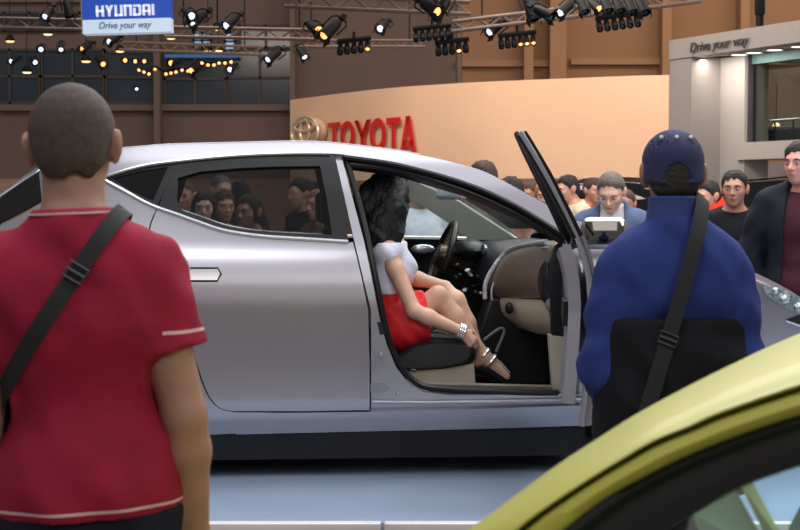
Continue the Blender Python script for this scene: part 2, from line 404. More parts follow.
def strap_loop(body, prims, infl, pn, c0, width, th, m, parent, name='strap', n=96, M=None, t0=0, t1=1):
    """a band round the torso in the plane through c0 with normal pn (person's own frame)"""
    pn = np.array(pn, float); pn /= np.linalg.norm(pn); u = np.cross(pn, (0, 1, 0)); u /= np.linalg.norm(u); v = np.cross(pn, u)
    rows = []
    for i in range(n + 1):
        a = 2 * PI * (t0 + (t1 - t0) * i / n); d = u * math.cos(a) + v * math.sin(a)
        sect = []
        for o in (-.5, 0, .5):
            r = .6
            for _ in range(60):
                p = c0 + pn * o * width + d * r
                q = evalsdf(prims, p, infl)
                if q < .002: break
                r -= q * .8
            sect.append(c0 + pn * o * width + d * r)
        rows.append([sect[0] + d * .001, sect[0] + d * th, sect[1] + d * th, sect[2] + d * th, sect[2] + d * .001])
    # smooth along the band
    Rw = np.array(rows)
    for _ in range(3): Rw[1:-1] = (Rw[:-2] + 2 * Rw[1:-1] + Rw[2:]) / 4
    A = np.array(body.matrix_basis); W = Rw.reshape(-1, 3) @ A[:3, :3].T + A[:3, 3]
    W = W.reshape(Rw.shape)
    mb = MB().loft([list(r) for r in W], True)
    return mb.build(name, m, parent, world=True, ang=40), W
# ------------------------------------------------------------------ the silver car
PSI = math.radians(5); PLZ = .26
CO = np.array([-.9 * math.sin(PSI), 7.44 + .9 * math.cos(PSI), PLZ])
_cl = np.array([[math.cos(PSI), math.sin(PSI), 0], [-math.sin(PSI), math.cos(PSI), 0], [0, 0, 1]])
CL = _cl @ (CAM - CO)
def Jc(u, v, yl):                                          # car space: the point of the plane y = yl seen at (u, v)
    d = _cl @ ray(u, v); return CL + d * ((yl - CL[1]) / d[1])
KZ = [.10, .2, .26, .34, .5, .68, .82, .93, 1.02, 1.08, 1.13, 1.2, 1.35, 1.5, 1.6, 1.7]
KS = [.74, .80, .845, .872, .886, .897, .902, .893, .872, .85, .825, .79, .712, .622, .545, .45]
_zz = np.linspace(.1, 1.7, 400); _ss = np.interp(_zz, KZ, KS)
_kk = np.exp(-np.linspace(-2, 2, 25) ** 2); _kk /= _kk.sum(); _ss = np.convolve(np.pad(_ss, 12, mode='edge'), _kk, 'valid')
def S(x, z):
    x = np.asarray(x, float); z = np.asarray(z, float)
    b = np.interp(z, _zz, _ss)
    t = np.maximum(0, x - .95); b = b - .17 * t ** 2 * np.clip(1.25 - z * .2, .8, 1.2) - .1 * np.maximum(0, t - .75) ** 2
    r = np.maximum(0, -1.05 - x); b = b - (.12 + .14 * np.clip((z - .9) / .5, 0, 1)) * r ** 2
    return np.maximum(b, .05)
def cs(u, v, off=0, side=-1):
    y = .88 * side
    for _ in range(40):
        p = Jc(u, v, y); y2 = side * (float(S(p[0], p[2])) - off)
        if abs(y2 - y) < 1e-5: break
        y = y + (y2 - y) * .8
    return p
car = empty('car', CO, PSI, 'silver crossover car on the white platform with its front door open', 'car')
def inpoly(pts, poly):
    x, y = pts[:, 0], pts[:, 1]; r = np.zeros(len(pts), bool); n = len(poly)
    for i in range(n):
        x0, y0 = poly[i]; x1, y1 = poly[(i + 1) % n]
        c = (y0 > y) != (y1 > y); r ^= c & (x < (x1 - x0) * (y - y0) / ((y1 - y0) if y1 != y0 else 1e-9) + x0)
    return r
def dens(poly, h):
    out = []
    for i in range(len(poly)):
        a, b = np.array(poly[i]), np.array(poly[(i + 1) % len(poly)]); n = max(1, int(np.linalg.norm(b - a) / h))
        out += [a + (b - a) * k / n for k in range(n)]
    return out
def to_xz(px, off=0): return [cs(u, v, off)[[0, 2]] for u, v in px]
def panel(name, px, m, parent=None, off=0, thick=.015, holes=(), h=.022, side=-1, xz=False, xf=None, label=None, add=None, Sf=None):
    """a body panel: its outline lies on the car's side surface, with thickness"""
    Sf = Sf or S
    out = [np.array(p) for p in px] if xz else to_xz(px, off); out = dens(out, h)
    hs = [dens([np.array(p) for p in q] if xz else to_xz(q, off), h) for q in holes]
    O = np.array(out); lo, hi = O.min(0), O.max(0)
    gx, gz = np.meshgrid(np.arange(lo[0], hi[0], h), np.arange(lo[1], hi[1], h)); gp = np.stack([gx.ravel(), gz.ravel()], 1)
    gp = gp[inpoly(gp, O)]
    bnd = np.concatenate([O] + [np.array(q) for q in hs])
    if len(gp): gp = gp[(((gp[:, None, :] - bnd[None]) ** 2).sum(2).min(1) > (h * .45) ** 2)]
    pts = list(out); edges = [(i, (i + 1) % len(out)) for i in range(len(out))]
    for q in hs:
        n = len(pts); pts += q; edges += [(n + i, n + (i + 1) % len(q)) for i in range(len(q))]
    pts += list(gp)
    v2, _, f2, *_r = delaunay_2d_cdt([Vector(p) for p in pts], edges, [], 1, 1e-5)
    v2 = np.array([tuple(p) for p in v2]); f2 = np.array([list(f) for f in f2 if len(f) == 3])
    cen = v2[f2].mean(1); keep = inpoly(cen, O)
    for q in hs: keep &= ~inpoly(cen, np.array(q))
    f2 = f2[keep]
    x, z = v2[:, 0], v2[:, 1]; s = Sf(x, z) - off
    if add is not None: s = s + add(x, z)
    e = .025; fs = (lambda a, b: Sf(a, b) + (add(a, b) if add is not None else 0))
    sx = (fs(x + e, z) - fs(x - e, z)) / (2 * e); sz = (fs(x, z + e) - fs(x, z - e)) / (2 * e)
    N = np.stack([-sx, np.full_like(sx, side), -sz], 1); N /= np.linalg.norm(N, axis=1)[:, None]
    A = np.stack([x, side * s, z], 1); Bk = A - N * thick
    tri = A[f2]; fn = np.cross(tri[:, 1] - tri[:, 0], tri[:, 2] - tri[:, 0]); flip = (fn * N[f2[:, 0]]).sum(1) < 0
    f2 = np.where(flip[:, None], f2[:, ::-1], f2)
    n = len(A); cnt = {}
    for f in f2:
        for i in range(3): cnt[(f[i], f[(i + 1) % 3])] = 1
    be = [k for k in cnt if (k[1], k[0]) not in cnt]
    V = np.concatenate([A, Bk]); NN = np.concatenate([N, -N]); F2 = [list(f) for f in f2] + [[i + n for i in f[::-1]] for f in f2]
    rv = []; rn = []
    for a, b in be:
        k = len(V) + len(rv); d = A[b] - A[a]; rr = np.cross(d, N[a]); rr /= np.linalg.norm(rr) + 1e-9
        rv += [A[a], A[b], Bk[b], Bk[a]]; rn += [rr] * 4; F2.append([k, k + 3, k + 2, k + 1])
    if rv: V = np.concatenate([V, rv]); NN = np.concatenate([NN, rn])
    if xf is not None: V, NN = xf(V), xf(NN, True)
    return mesh_obj(name, V, F2, m, parent if parent is not None else car, normals=NN, label=label)
def side_tube(name, px, r, m, parent=None, off=0, closed=False, flat=1, xf=None, n=8, label=None):
    pts = [cs(u, v, off) for u, v in px]
    if xf is not None: pts = list(xf(np.array(pts)))
    return MB().tube(pts, r, n, closed=closed).build(name, m, parent or car, label=label)
PAINT = pm('silver_paint', (160, 157, 165), .3, .8, var=.015, scale=3, coat=.35)
BLK = pm('black_plastic', (24, 25, 29), .4, var=.1, scale=40, spec=.35)
RUB = pm('black_rubber', (15, 16, 19), .4, var=.1, scale=60, spec=.3)
CHR = pm('chrome_trim', (210, 213, 220), .2, .8, var=0)
GLD = glassm('tinted_glass', (.54, .54, .55), 1.0)
GLC = glassm('clear_glass', (.8, .84, .84), .8)
BEI = pm('beige_trim', (176, 166, 148), .6, var=.06, bump=.1, bscale=200)
GRY = pm('grey_trim', (120, 124, 120), .5, var=.06, bump=.1, bscale=200)
DRK = pm('dark_carpet', (20, 21, 26), .9, var=.2, bump=.4, bscale=200)
LEA = pm('black_leather', (24, 27, 33), .38, var=.1, bump=.2, bscale=150)
BL = [(104, 180), (126, 192), (150, 205), (175, 214), (200, 223), (225, 231), (262, 236.5), (300, 239), (348, 242)]
SIL = [(40, 170), (70, 158), (105, 150.5), (135, 147.5), (166, 145), (220, 143.5), (280, 142), (310, 142), (330, 143), (360, 146), (400, 151), (420, 155), (444, 160), (476, 168.5), (496, 177), (520, 190), (551, 207), (575, 221), (593, 232)]
DT = [(340, 154), (398, 163), (465, 181), (516, 203.5), (563, 232)]       # top of the front door opening
MT = [(104, 177), (140, 166.5), (178, 161), (238, 155.5), (290, 153.5), (330, 153.5)]  # top of the side glass
DF = [(334, 155), (344, 196), (353, 242), (362, 280), (368, 310), (369.5, 360), (369.5, 410)]  # front edge of rear door
CUT = [(157, 209), (149, 234), (158, 256), (172, 290), (188, 335), (197, 364), (204, 385), (211, 399), (220, 408), (232, 411)]
lift = lambda pts, d: [(p[0], p[1] + d) for p in pts]
RAIL = sm(SIL, 3) + sm(DT, 3)[::-1] + sm(MT, 3)[::-1] + [(42, 203)]
panel('roof_rail', RAIL, PAINT, thick=.03)
# rear quarter with its wheel arch
arch = [(122 + 82 * math.cos(a), 448 + 80 * math.sin(a)) for a in np.linspace(-.12, -PI + .12, 22)]
QT = sm(BL[:3], 4) + [(157, 209)] + [(p[0] - 1.3, p[1]) for p in sm(CUT, 3)][1:] + [(236, 413.5), (236, 433.5), (205, 435)] + arch + [(-30, 425), (-48, 340), (-45, 270), (-38, 229), (-2, 227), (25, 213), (43, 202)]
panel('rear_quarter_panel', QT, PAINT)
panel('rear_glass', [(38, 171.5), (16, 186), (-6, 203), (-38, 227), (-4, 225.5), (24, 211), (42, 201)], glassm('dark_glass', (.1, .11, .12), 1.6), off=.004, thick=.006)
panel('quarter_glass', [(110, 178.5), (140, 169.5), (171, 164.5), (154, 204), (130, 192.5)], glassm('dark_glass', (.1, .11, .12), 1.6), off=.012, thick=.006)
panel('quarter_glass_frame', [(104, 178.5)] + MT[1:3] + [(157, 207)] + BL[2::-1], RUB, off=.006, holes=[[(112, 178.5), (140, 171), (168, 167), (153, 201), (130, 190.5)]], thick=.012)
# rear door
rdoor = panel('rear_door', [(158.5, 209.5)] + lift(sm(BL, 3)[7:], .6) + DF[2:] + [(300, 411)] + sm(CUT, 3)[::-1], PAINT, label='closed silver rear door')
panel('door_window_frame', lift(sm(BL, 3)[7:], -.6) + [DF[1], DF[0]] + MT[::-1][0:4] + [(164, 192)], RUB, rdoor, off=.004,
      holes=[[(178, 178), (200, 171.5), (240, 168), (275, 166.5), (320, 166), (327, 200), (332, 234.5), (262, 232), (228, 226.5), (200, 217.5), (182, 210), (177, 200)]], thick=.03)
panel('window_glass', [(174, 176), (200, 169), (240, 165), (275, 163.5), (323, 163), (330, 200), (335, 237), (262, 235), (228, 229), (200, 220.5), (178, 212)], GLD, rdoor, off=.016, thick=.005)
side_tube('belt_trim', sm(BL, 4), .011, CHR, rdoor, off=-.002, label='chrome strip under the side windows')
side_tube('window_top_trim', sm(MT, 4), .009, CHR, rdoor, off=-.002, label='chrome strip over the side windows')
hd = panel('door_handle', [(188, 269), (217, 269), (220, 273), (217, 280), (188, 280)], pm('handle_silver', (190, 190, 195), .2, .9, var=0), rdoor, off=-.004, thick=.02)
side_tube('handle_rim', [(190, 281), (217, 281), (221, 274), (218, 268), (190, 268)], .004, RUB, hd, off=-.003)
side_tube('shut_line', sm(CUT, 3) + [(300, 412), (369, 411)], .0045, RUB, rdoor, off=.004)
# sill and the frame of the front door opening
panel('rocker_panel', [(236, 413.2), (300, 412.8), (369, 412), (480, 409), (583, 405.5), (599, 405), (600, 425), (480, 429), (340, 432), (236, 434.5)], PAINT, thick=.03)
BP = [(334.5, 154.5), (341, 155), (352, 196), (364, 241), (374, 290), (381, 325), (387, 345), (396, 367), (409, 384), (424, 392), (450, 395), (583, 394), (583, 404.5), (480, 408), (371, 411), (371, 310), (363.5, 280), (354.5, 242)]
panel('body_pillar', BP, pm('jamb_silver', (165, 165, 172), .35, .8, var=.03), off=.03, thick=.02, label='silver door pillar and sill with the latch plate')
for q, (px, r) in enumerate([([(371, 350), (384, 350), (384, 367), (371, 367)], 0), ([(370.5, 384), (386, 384), (390, 388), (386, 392), (370.5, 392)], 0)]): panel('jamb_plate', px, pm('jamb_plate', (150, 150, 158), .4, .7), off=.022, thick=.01)
panel('latch', [(377, 322), (382, 322), (385, 334), (380, 335)], BLK, off=.029, thick=.01)
for u, v in ((398, 394), (381, 354)):
    p = cs(u, v, .02); MB().cyl(p, p + V3(0, -.02, 0), .012, .009).build('bolt', CHR, car)
side_tube('sill_highlight_strip', [(372, 402), (430, 402.5), (500, 401.5), (583, 399)], .008, pm('jamb_silver', (165, 165, 172), .35, .8), off=.02)
SEAL = sm([(347, 163), (357, 196), (368, 241), (378, 290), (385, 325), (391, 345), (400, 365), (413, 380), (430, 387.5), (480, 391), (530, 393), (558, 393)], 4)
side_tube('door_seal', SEAL, .016, RUB, off=.04)
side_tube('door_seal', sm([(344, 157.5), (398, 165.5), (465, 184), (516, 206.5), (566, 237)], 5), .015, RUB, off=.012)
side_tube('door_seal', sm([(350, 165), (398, 171), (465, 191.5), (516, 214), (562, 241)], 5), .016, RUB, off=.035)
panel('door_header', [(342, 155)] + lift(DT[1:], 1) + [(566, 243), (516, 215), (465, 192.5), (398, 172), (346, 165)], RUB, off=.03, thick=.04)
panel('hinge_pillar', [(562, 240), (590, 246), (590, 398), (573, 398), (566, 370), (564, 300)], PAINT, off=.045, thick=.05)
for v in (303, 310, 368):
    p = cs(570, v, .04); MB().cyl(p, p + V3(0, -.012, 0), .011, .008).build('bolt', CHR, car)
panel('kick_panel', [(549, 262), (556, 245), (564, 240), (566, 300), (565, 337), (552, 336)], BLK, off=.09, thick=.04, label='black upper kick panel')
panel('kick_panel', [(549, 335), (565, 337), (569, 392), (553, 391)], BEI, off=.085, thick=.05, label='beige lower kick panel')
panel('sill_plate', [(424, 384), (470, 385), (552, 387), (562, 393), (430, 394)], pm('sill_plate', (128, 112, 104), .45, .2, var=.15, scale=30), off=.09, thick=.05)
# front wing, lamp, bonnet
farch = [(692 - 80 * math.cos(a), 445 + 80 * math.sin(a)) for a in np.linspace(-.2, -PI + .2, 22)]
FTOP = [(590, 243), (640, 250), (700, 263), (745, 279), (775, 291), (805, 306), (838, 330)]
FT = sm(FTOP, 3) + [(852, 360), (852, 418), (775, 428)] + farch[::-1] + [(604, 427), (597, 426), (592, 380), (587, 300), (586, 262)]
panel('front_wing', FT, PAINT)
HL = sm([(763, 287), (780, 287), (800, 298), (822, 314)], 3) + sm([(826, 322), (806, 317), (784, 306), (768, 296), (763, 287)], 3)[:-1]
hl = panel('headlight', HL, pm('lamp_bowl', (205, 210, 216), .25, .4, var=.5, scale=60), off=-.004, thick=.02)
panel('lamp_cover', HL, GLC, hl, off=-.016, thick=.004)
for i, (u, v, r) in enumerate([(783, 297, .035), (797, 305, .035), (775, 291, .02), (808, 311, .026)]):
    p = cs(u, v, -.003); MB().lathe([(r, -.004), (r * .8, .008), (r * .3, .014), (0, .012)], p, (-.2, -1, .2)).build('lamp_lens', CHR, hl)
panel('front_grille', [(786, 320), (800, 315), (836, 336), (846, 345), (815, 330)], BLK, off=-.006, thick=.02)
side_tube('grille_trim', [(786, 321), (812, 330), (846, 346)], .006, CHR, off=-.008)
def span(name, edge, m, bulge, parent=None, n=17, off=0, drop=0, thick=.012, inset=0):
    """skin stretched between an edge on the near side and its mirror on the far side"""
    E = np.array(edge); rows = []
    for i, p in enumerate(E):
        t = E[min(i + 1, len(E) - 1)] - E[max(i - 1, 0)]; nn = np.array([-t[2], 0, t[0]]); nn /= np.linalg.norm(nn) + 1e-9
        if nn[2] < 0 and abs(nn[2]) > .2: nn = -nn
        r = []
        for k in range(n):
            q = -1 + 2 * k / (n - 1); b = (1 - q * q) * (bulge if not callable(bulge) else bulge(i / (len(E) - 1)))
            r.append(np.array([p[0], -q * p[1] * -1 if False else q * (abs(p[1]) - inset), p[2]]) + nn * (b + off))
        rows.append(r)
    o = MB().loft(rows).build(name, m, parent or car)
    if thick:
        md = o.modifiers.new('thickness', 'SOLIDIFY'); md.thickness = thick; md.offset = 0
    return o
ce = lambda px, off=0: [cs(u, v, off) for u, v in px]
RE = ce(sm(SIL[:12], 4)); span('roof', RE, PAINT, .014)
span('headliner', ce(sm(lift(SIL[1:12], 6), 3)), BEI, .02, thick=.01, inset=.03)
span('windshield', ce(sm(SIL[12:], 4)), GLC, lambda t: .005 + .05 * t, thick=.005, inset=.01)
span('bonnet', ce(sm(FTOP, 4)), PAINT, lambda t: .1 - .02 * t)
span('tailgate', ce(sm([(40, 170.5), (14, 187), (-38, 228), (-46, 270), (-48, 340), (-30, 425)], 4)), PAINT, .05)
span('front_bumper', ce(sm([(838, 330), (852, 360), (852, 418)], 4)), PAINT, .04)
MB().box((-.05, 0, .165), (1.9, 1.6, .17)).box((0, 0, .2), (4.0, 1.1, .14)).box((-1.7, 0, .32), (.6, 1.1, .16)).box((1.55, 0, .32), (.6, 1.1, .16)).build('underbody', DRK, car)
MB().box((1.35, 0, .62), (.6, 1.0, .4)).build('engine_block', DRK, car)
# far side
mir = lambda px, off=0: [np.array(p) for p in to_xz(px, off)]
lowx = mir(sm(BL, 3)) + mir([(575, 246)]) + mir([(586, 300), (597, 426), (340, 432), (236, 434.5), (205, 435)]) + mir(arch) + mir([(-30, 425), (-48, 340), (-38, 229), (43, 202)])
panel('body_side', lowx, PAINT, xz=True, side=1, h=.05, label='far side of the silver body')
panel('roof_rail', mir(RAIL), PAINT, xz=True, side=1, h=.04, thick=.03)
panel('front_wing', mir(FT), PAINT, xz=True, side=1, h=.05)
panel('body_pillar', mir([(322, 155), (341, 155), (366, 242), (346, 242)]), BLK, xz=True, side=1, off=.01, thick=.05)
panel('body_pillar', mir([(104, 178), (160, 163), (178, 161), (160, 209), (126, 192)]), BLK, xz=True, side=1, off=.01, thick=.05)
panel('pillar_trim', [cs(u, v, .05, 1)[[0, 2]] for u, v in [(400, 170), (420, 181), (458, 199), (486, 217), (520, 239), (512, 247), (470, 238), (444, 218), (420, 202), (398, 190)]], pm('pillar_trim', (206, 210, 200), .5, var=.04), xz=True, side=1, off=.035, thick=.03, label='pale grey trim of the far windscreen pillar')
panel('window_glass', mir([(342, 156), (398, 164), (465, 183), (516, 205), (563, 234), (575, 246), (366, 242)]), GLC, xz=True, side=1, off=.014, thick=.005)
panel('window_glass', mir([(174, 164), (240, 157), (322, 155), (346, 242), (262, 238), (200, 224), (164, 212)]), glassm('rear_far_glass', (.78, .8, .8), 1), xz=True, side=1, off=.014, thick=.005)
panel('door_trim', mir([(366, 243), (575, 247), (583, 385), (390, 385)]), BLK, xz=True, side=1, off=.04, thick=.03, label='dark inner trim of the far front door')
p0 = Jc(423, 249, .78); MB().sph(p0, (.07, .012, .028)).build('door_pull', CHR, car)
# wheels
TY = pm('tyre_rubber', (18, 18, 20), .8, var=.1); RIM = pm('rim_silver', (170, 172, 178), .25, 1, var=0)
for u in (122, 692):
    for sd in (-1, 1):
        c = cs(u, 452, .0); x = c[0]; y0 = sd * .83; r = .33
        w = MB().lathe([(.2, -.1), (.27, -.11), (.31, -.1), (r, -.07), (r, .07), (.31, .1), (.27, .11), (.2, .1)], (x, sd * .73, r), (0, sd, 0), 40).build('wheel', TY, car)
        mb = MB().lathe([(.22, -.08), (.21, .0), (.215, .09), (.225, .1)], (x, sd * .73, r), (0, sd, 0), 40).lathe([(0, .08), (.05, .08), (.06, .06), (.06, 0)], (x, sd * .73, r), (0, sd, 0))
        for k in range(5):
            a = 2 * PI * k / 5; d = Vector((math.cos(a), 0, math.sin(a))); c0 = Vector((x, sd * (.73 + .06), r))
            mb.tube([c0 + d * .04, c0 + d * .21], [.03, .022], 8)
        mb.build('rim', RIM, w)
# ---- interior
def prismy(name, px, ya, yb, m, bev=.0, yref=None, label=None):     # cross-section seen at (ya), pushed across the car to yb
    pts = [Jc(u, v, ya if yref is None else yref) for u, v in px]
    mb = MB().prism([(p[0], ya, p[2]) for p in pts], (0, 1, 0), yb - ya)
    o = mb.build(name, m, car, ang=40, label=label)
    if bev:
        b = o.modifiers.new('soft_edge', 'BEVEL'); b.width = bev; b.segments = 3; b.limit_method = 'ANGLE'
    return o
MB().box((-.2, 0, .3), (2.7, 1.56, .06)).build('floor_pan', DRK, car)
def sections(name, secs, m, bev=0, label=None):             # secs: (y, outline) pairs, lofted across the car
    rows = [[Jc(u, v, y) for u, v in sm(px, 3)] for y, px in secs]; mb = MB()
    for r in rows: r += [r[-1] + V3(.25, 0, 0), r[0] + V3(.25, 0, 0)]
    n = len(rows[0]); mb.loft([[tuple(p) for p in r] for r in rows], True).add(rows[0], [list(range(n))[::-1]]).add(rows[-1], [list(range(n))])
    return mb.build(name, m, car, ang=50, label=label)
DB = pm('dash_brown', (112, 98, 88), .3, var=.06, bump=.05, bscale=200)
sections('dashboard', [(-.68, [(574, 240), (558, 243), (550, 254), (548, 270), (551, 284), (557, 298)]), (-.5, [(560, 240), (540, 243), (530, 252), (526, 268), (529, 284), (538, 298)]),
    (-.25, [(545, 241), (522, 247), (509, 256), (502, 270), (503, 284), (514, 298)]), (-.05, [(535, 243), (510, 250), (498, 262), (489, 280), (488, 290), (500, 302)])], DB, label='dark brown passenger side of the dashboard')
sections('dashboard', [(-.05, [(535, 243), (510, 248), (496, 262), (489, 280), (488, 290), (500, 306)]), (.3, [(525, 240), (495, 242), (480, 248), (472, 262), (474, 280), (490, 300)]), (.7, [(518, 238), (490, 240), (472, 244), (462, 256), (466, 275), (480, 295)])], BLK)
gb = sections('glove_box', [(-.64, [(556, 300), (550, 304), (549, 314), (553, 326), (560, 336)]), (-.35, [(527, 298), (520, 302), (519, 311), (524, 323), (538, 334)]), (-.1, [(512, 294), (502, 297), (500, 304), (504, 315), (518, 328)])], BEI, label='beige glove box under the dashboard')
p0 = Jc(511, 308, -.3); MB().sph(np.array(p0) + V3(-.01, 0, 0), (.02, .045, .03)).build('glove_box_latch', BLK, car)
# firewall and centre console
MB().box((.98, 0, .6), (.06, 1.5, .62)).build('firewall', DRK, car)
cons = prismy('centre_console', [(490, 296), (525, 300), (560, 340), (560, 386), (440, 386), (446, 366), (470, 350), (482, 320)], -.1, .1, BLK, .02)
# chrome line over the dashboard, vents, speaker
SILP = pm('silver_plastic', (205, 212, 218), .25, .3, var=.25, scale=45)
def ytube(name, pts, r, m, **k): return MB().tube([Jc(*p) for p in pts], r, 8).build(name, m, car, **k)
ytube('dash_trim', [tuple(q) for q in sm([(485, 299, -.1), (485.5, 284, -.1), (493, 268, -.1), (506, 252.5, -.1), (520, 246, -.26), (546, 241.5, -.62)], 5)], .012, SILP, label='curved chrome strip along the dashboard')
ytube('dash_trim', [tuple(q) for q in sm([(492, 300, -.13), (492, 288, -.14), (500, 271, -.14), (511, 257, -.16), (528, 250, -.36), (548, 247, -.68)], 5)], .005, SILP, label='curved chrome strip along the dashboard')
p0 = Jc(551, 282, -.66); MB().sph(p0, (.065, .06, .12)).build('air_vent', BLK, car)
p0 = Jc(552, 304, -.68); MB().sph(p0, (.035, .05, .04)).build('vent_knob', GRY, car)
hood = MB()
for u, v, y, r in ((470, 250, .36, (.1, .2, .06)), (481, 262, .3, (.05, .1, .05))): hood.sph(Jc(u, v, y), r)
hood.build('instrument_hood', BLK, car)
for u, v, y, r in ((459, 253, .42, .045), (471, 258, .33, .05), (484, 250, .2, .03)):
    p = Jc(u, v, y); MB().lathe([(r, 0), (r * .9, .015), (0, .01)], p, (-1, -.5, .3)).build('gauge', pm('gauge_face', (120, 135, 145), .15, .6, var=.3, scale=40), car)
for i in range(22):
    u = 456 + RNG.rand() * 36; v = 262 + (u - 456) * .3 + RNG.rand() * 30; p = Jc(u, v, .1 + .2 * RNG.rand())
    MB().box(p, (.02, .03 + .02 * RNG.rand(), .014), None, .004).build('console_button', SILP if i % 2 == 0 else pm('button_grey', (60, 66, 74), .3, .3), car)
# steering wheel
sw = Jc(442, 256, .36); sd = Vector((-.93, -.05, .36)).normalized(); Rw = Vector((0, 0, 1)).rotation_difference(sd).to_matrix()
ring = [Vector(sw) + Rw @ Vector((.19 * math.cos(a), .19 * math.sin(a), 0)) for a in np.linspace(0, 2 * PI, 40, endpoint=False)]
wheel = MB().tube(ring, .017, 10, closed=True).build('steering_wheel', LEA, car)
hub = MB().lathe([(0, .035), (.06, .03), (.075, .0), (.05, -.05), (.035, -.25)], sw, sd)
for a in (0, PI, -PI / 2, PI / 2 * .9): hub.tube([Vector(sw), Vector(sw) + Rw @ Vector((.18 * math.cos(a), .18 * math.sin(a), 0))], [.025, .014], 8)
hub.build('wheel_hub', pm('hub_bronze', (95, 78, 62), .3, .6, var=.4, scale=40), wheel)
p = Jc(452, 193, 0); mr = MB().box(p, (.05, .24, .07), Euler((0, .25, .5)).to_matrix(), .02).build('rear_view_mirror', pm('mirror_reflection', (196, 214, 222), .25, .2, var=.1), car)  # bluish white reflection of the mirror painted as its colour
MB().tube([p, p + V3(.07, 0, .06)], .01).build('mirror_stalk', BLK, mr)
ytube('sun_visor', [(392, 174, -.42), (404, 177, -.2)], .03, pm('visor_brown', (110, 92, 84), .6), label='brown sun visor')
# seats
def seat(yc, base, name='front_seat'):
    cush = [(399, 348), (410, 341), (428, 337), (450, 337), (466, 340), (471, 347), (466, 357), (440, 363), (400, 366), (385, 360)]
    e = MB(); pts = [Jc(u, v, -.36) for u, v in sm(cush + [cush[0]], 3)[:-1]]
    rows = []
    for q, k in ((-.25, .8), (-.235, .95), (-.18, 1.02), (0, .96), (.18, 1.02), (.235, .95), (.25, .8)):
        c = np.mean(pts, 0); rows.append([(c[0] + (p[0] - c[0]) * k, yc + q, c[2] + (p[2] - c[2]) * k) for p in pts])
    e.loft(rows, True).add(rows[0], [list(range(len(pts)))[::-1]]).add(rows[-1], [list(range(len(pts)))])
    se = e.build(name, LEA, car, ang=60)
    x0 = Jc(396, 352, -.36)
    bk = MB(); rows = []
    for t in np.linspace(0, 1, 9):
        h = t * .6; xx = x0[0] - .1 - .2 * t; wd = .25 * (1 - .25 * t ** 2); th = .075 * (1 - .4 * t)
        rows.append([(xx + th * math.cos(a) * (1), yc + wd * np.sign(math.sin(a)) * abs(math.sin(a)) ** .6, x0[2] + h) for a in np.linspace(0, 2 * PI, 20, endpoint=False)])
    bk.loft(rows, True).add(rows[-1], [list(range(20))]); bk.build('backrest', LEA, se)
    hb = MB().box((x0[0] - .33, yc, x0[2] + .72), (.09, .27, .17), None, .035)
    for q in (-.06, .06): hb.cyl((x0[0] - .31, yc + q, x0[2] + .55), (x0[0] - .33, yc + q, x0[2] + .68), .007)
    hb.build('headrest', LEA, se)
    q = [Jc(u, v, -.36) for u, v in ((401, 367), (440, 364), (468, 359), (470, 384), (462, 388), (404, 388))]
    MB().prism([(p[0], yc - .22, p[2]) for p in q], (0, 1, 0), .44).build('seat_base', BEI, se, label='beige seat base')
    return se
fs = seat(-.36, True)
for u, v in ((402, 371), (411, 369)):
    p = Jc(u, v, -.585); MB().tube([p + V3(-.012, 0, .012), p + V3(0, -.012, 0), p + V3(.02, -.01, -.005)], .006).build('seat_lever', CHR, fs)
seat(.36, True)
rb = MB().box((-1.05, 0, .5), (.5, 1.25, .2), None, .06).box((-1.32, 0, .82), (.16, 1.25, .55), Euler((0, -.3, 0)).to_matrix(), .05)
for y in (-.38, .38): rb.box((-1.45, y, 1.17), (.1, .26, .15), None, .04)
rb.build('rear_bench', LEA, car)
ytube('pedal_loop', [tuple(q) for q in sm([(484, 340, -.16), (499, 329, -.16), (504, 332, -.16), (496, 352, -.16)], 4)], .008, GRY)
# ---- the open front door: made closed, then swung about its hinge
hp_ = cs(584, 300, .03); TH = math.radians(80)
def swing(V, vec=False):
    V = np.array(V, float); c, s_ = math.cos(TH), math.sin(TH); o = np.zeros(3) if vec else np.array([hp_[0], hp_[1], 0])
    W = V - o; return np.stack([W[:, 0] * c - W[:, 1] * s_, W[:, 0] * s_ + W[:, 1] * c, W[:, 2]], 1) + o
DTX = sm(DT, 3)
LIFT = math.radians(3.2)
_sw = swing
def swing(V, vec=False):                                   # the hinge leans a little, so the door rises as it opens
    W = _sw(V, vec); o = np.zeros(3) if vec else np.array([hp_[0], hp_[1], hp_[2]])
    ax = Vector(_sw([[0, 1, 0]], True)[0]); Q = np.array(Matrix.Rotation(LIFT, 3, ax)); return (W - o) @ Q.T + o
frame_out = [(336, 155)] + DTX[1:] + [(577, 247)] + [(355, 243)]
frame_in = [(347, 163), (398, 171), (465, 190), (516, 213), (556, 237), (560, 243), (372, 240)]
fdoor = panel('front_door', [(355, 243), (577, 247), (582, 300), (584, 402), (480, 407), (371, 410), (370, 310), (362, 270)], PAINT, xf=swing, label='silver front door swung wide open')
panel('door_window_frame', frame_out, RUB, fdoor, off=.004, holes=[frame_in], thick=.045, xf=swing)
panel('inner_trim', [(362, 250), (575, 250), (578, 300), (576, 384), (480, 388), (380, 390), (376, 310)], pm('door_trim_grey', (146, 147, 156), .45, .3, var=.05), fdoor, off=.07, thick=.05, xf=swing, label='grey inner door trim')
panel('arm_rest', [(390, 300), (500, 296), (510, 312), (395, 322)], BLK, fdoor, off=.11, thick=.03, xf=swing)
side_tube('door_seal', sm([(340, 158), (398, 167), (465, 185), (516, 207), (565, 237)], 4) , .013, RUB, fdoor, off=.05, xf=swing)
side_tube('door_edge', sm([(337, 156), (357, 243), (365, 280), (371, 310), (372, 409)], 4), .014, pm('jamb_silver', (165, 165, 172), .35, .8), fdoor, off=.03, xf=swing)
mp = cs(560, 238) + V3(0, -.13, .02)
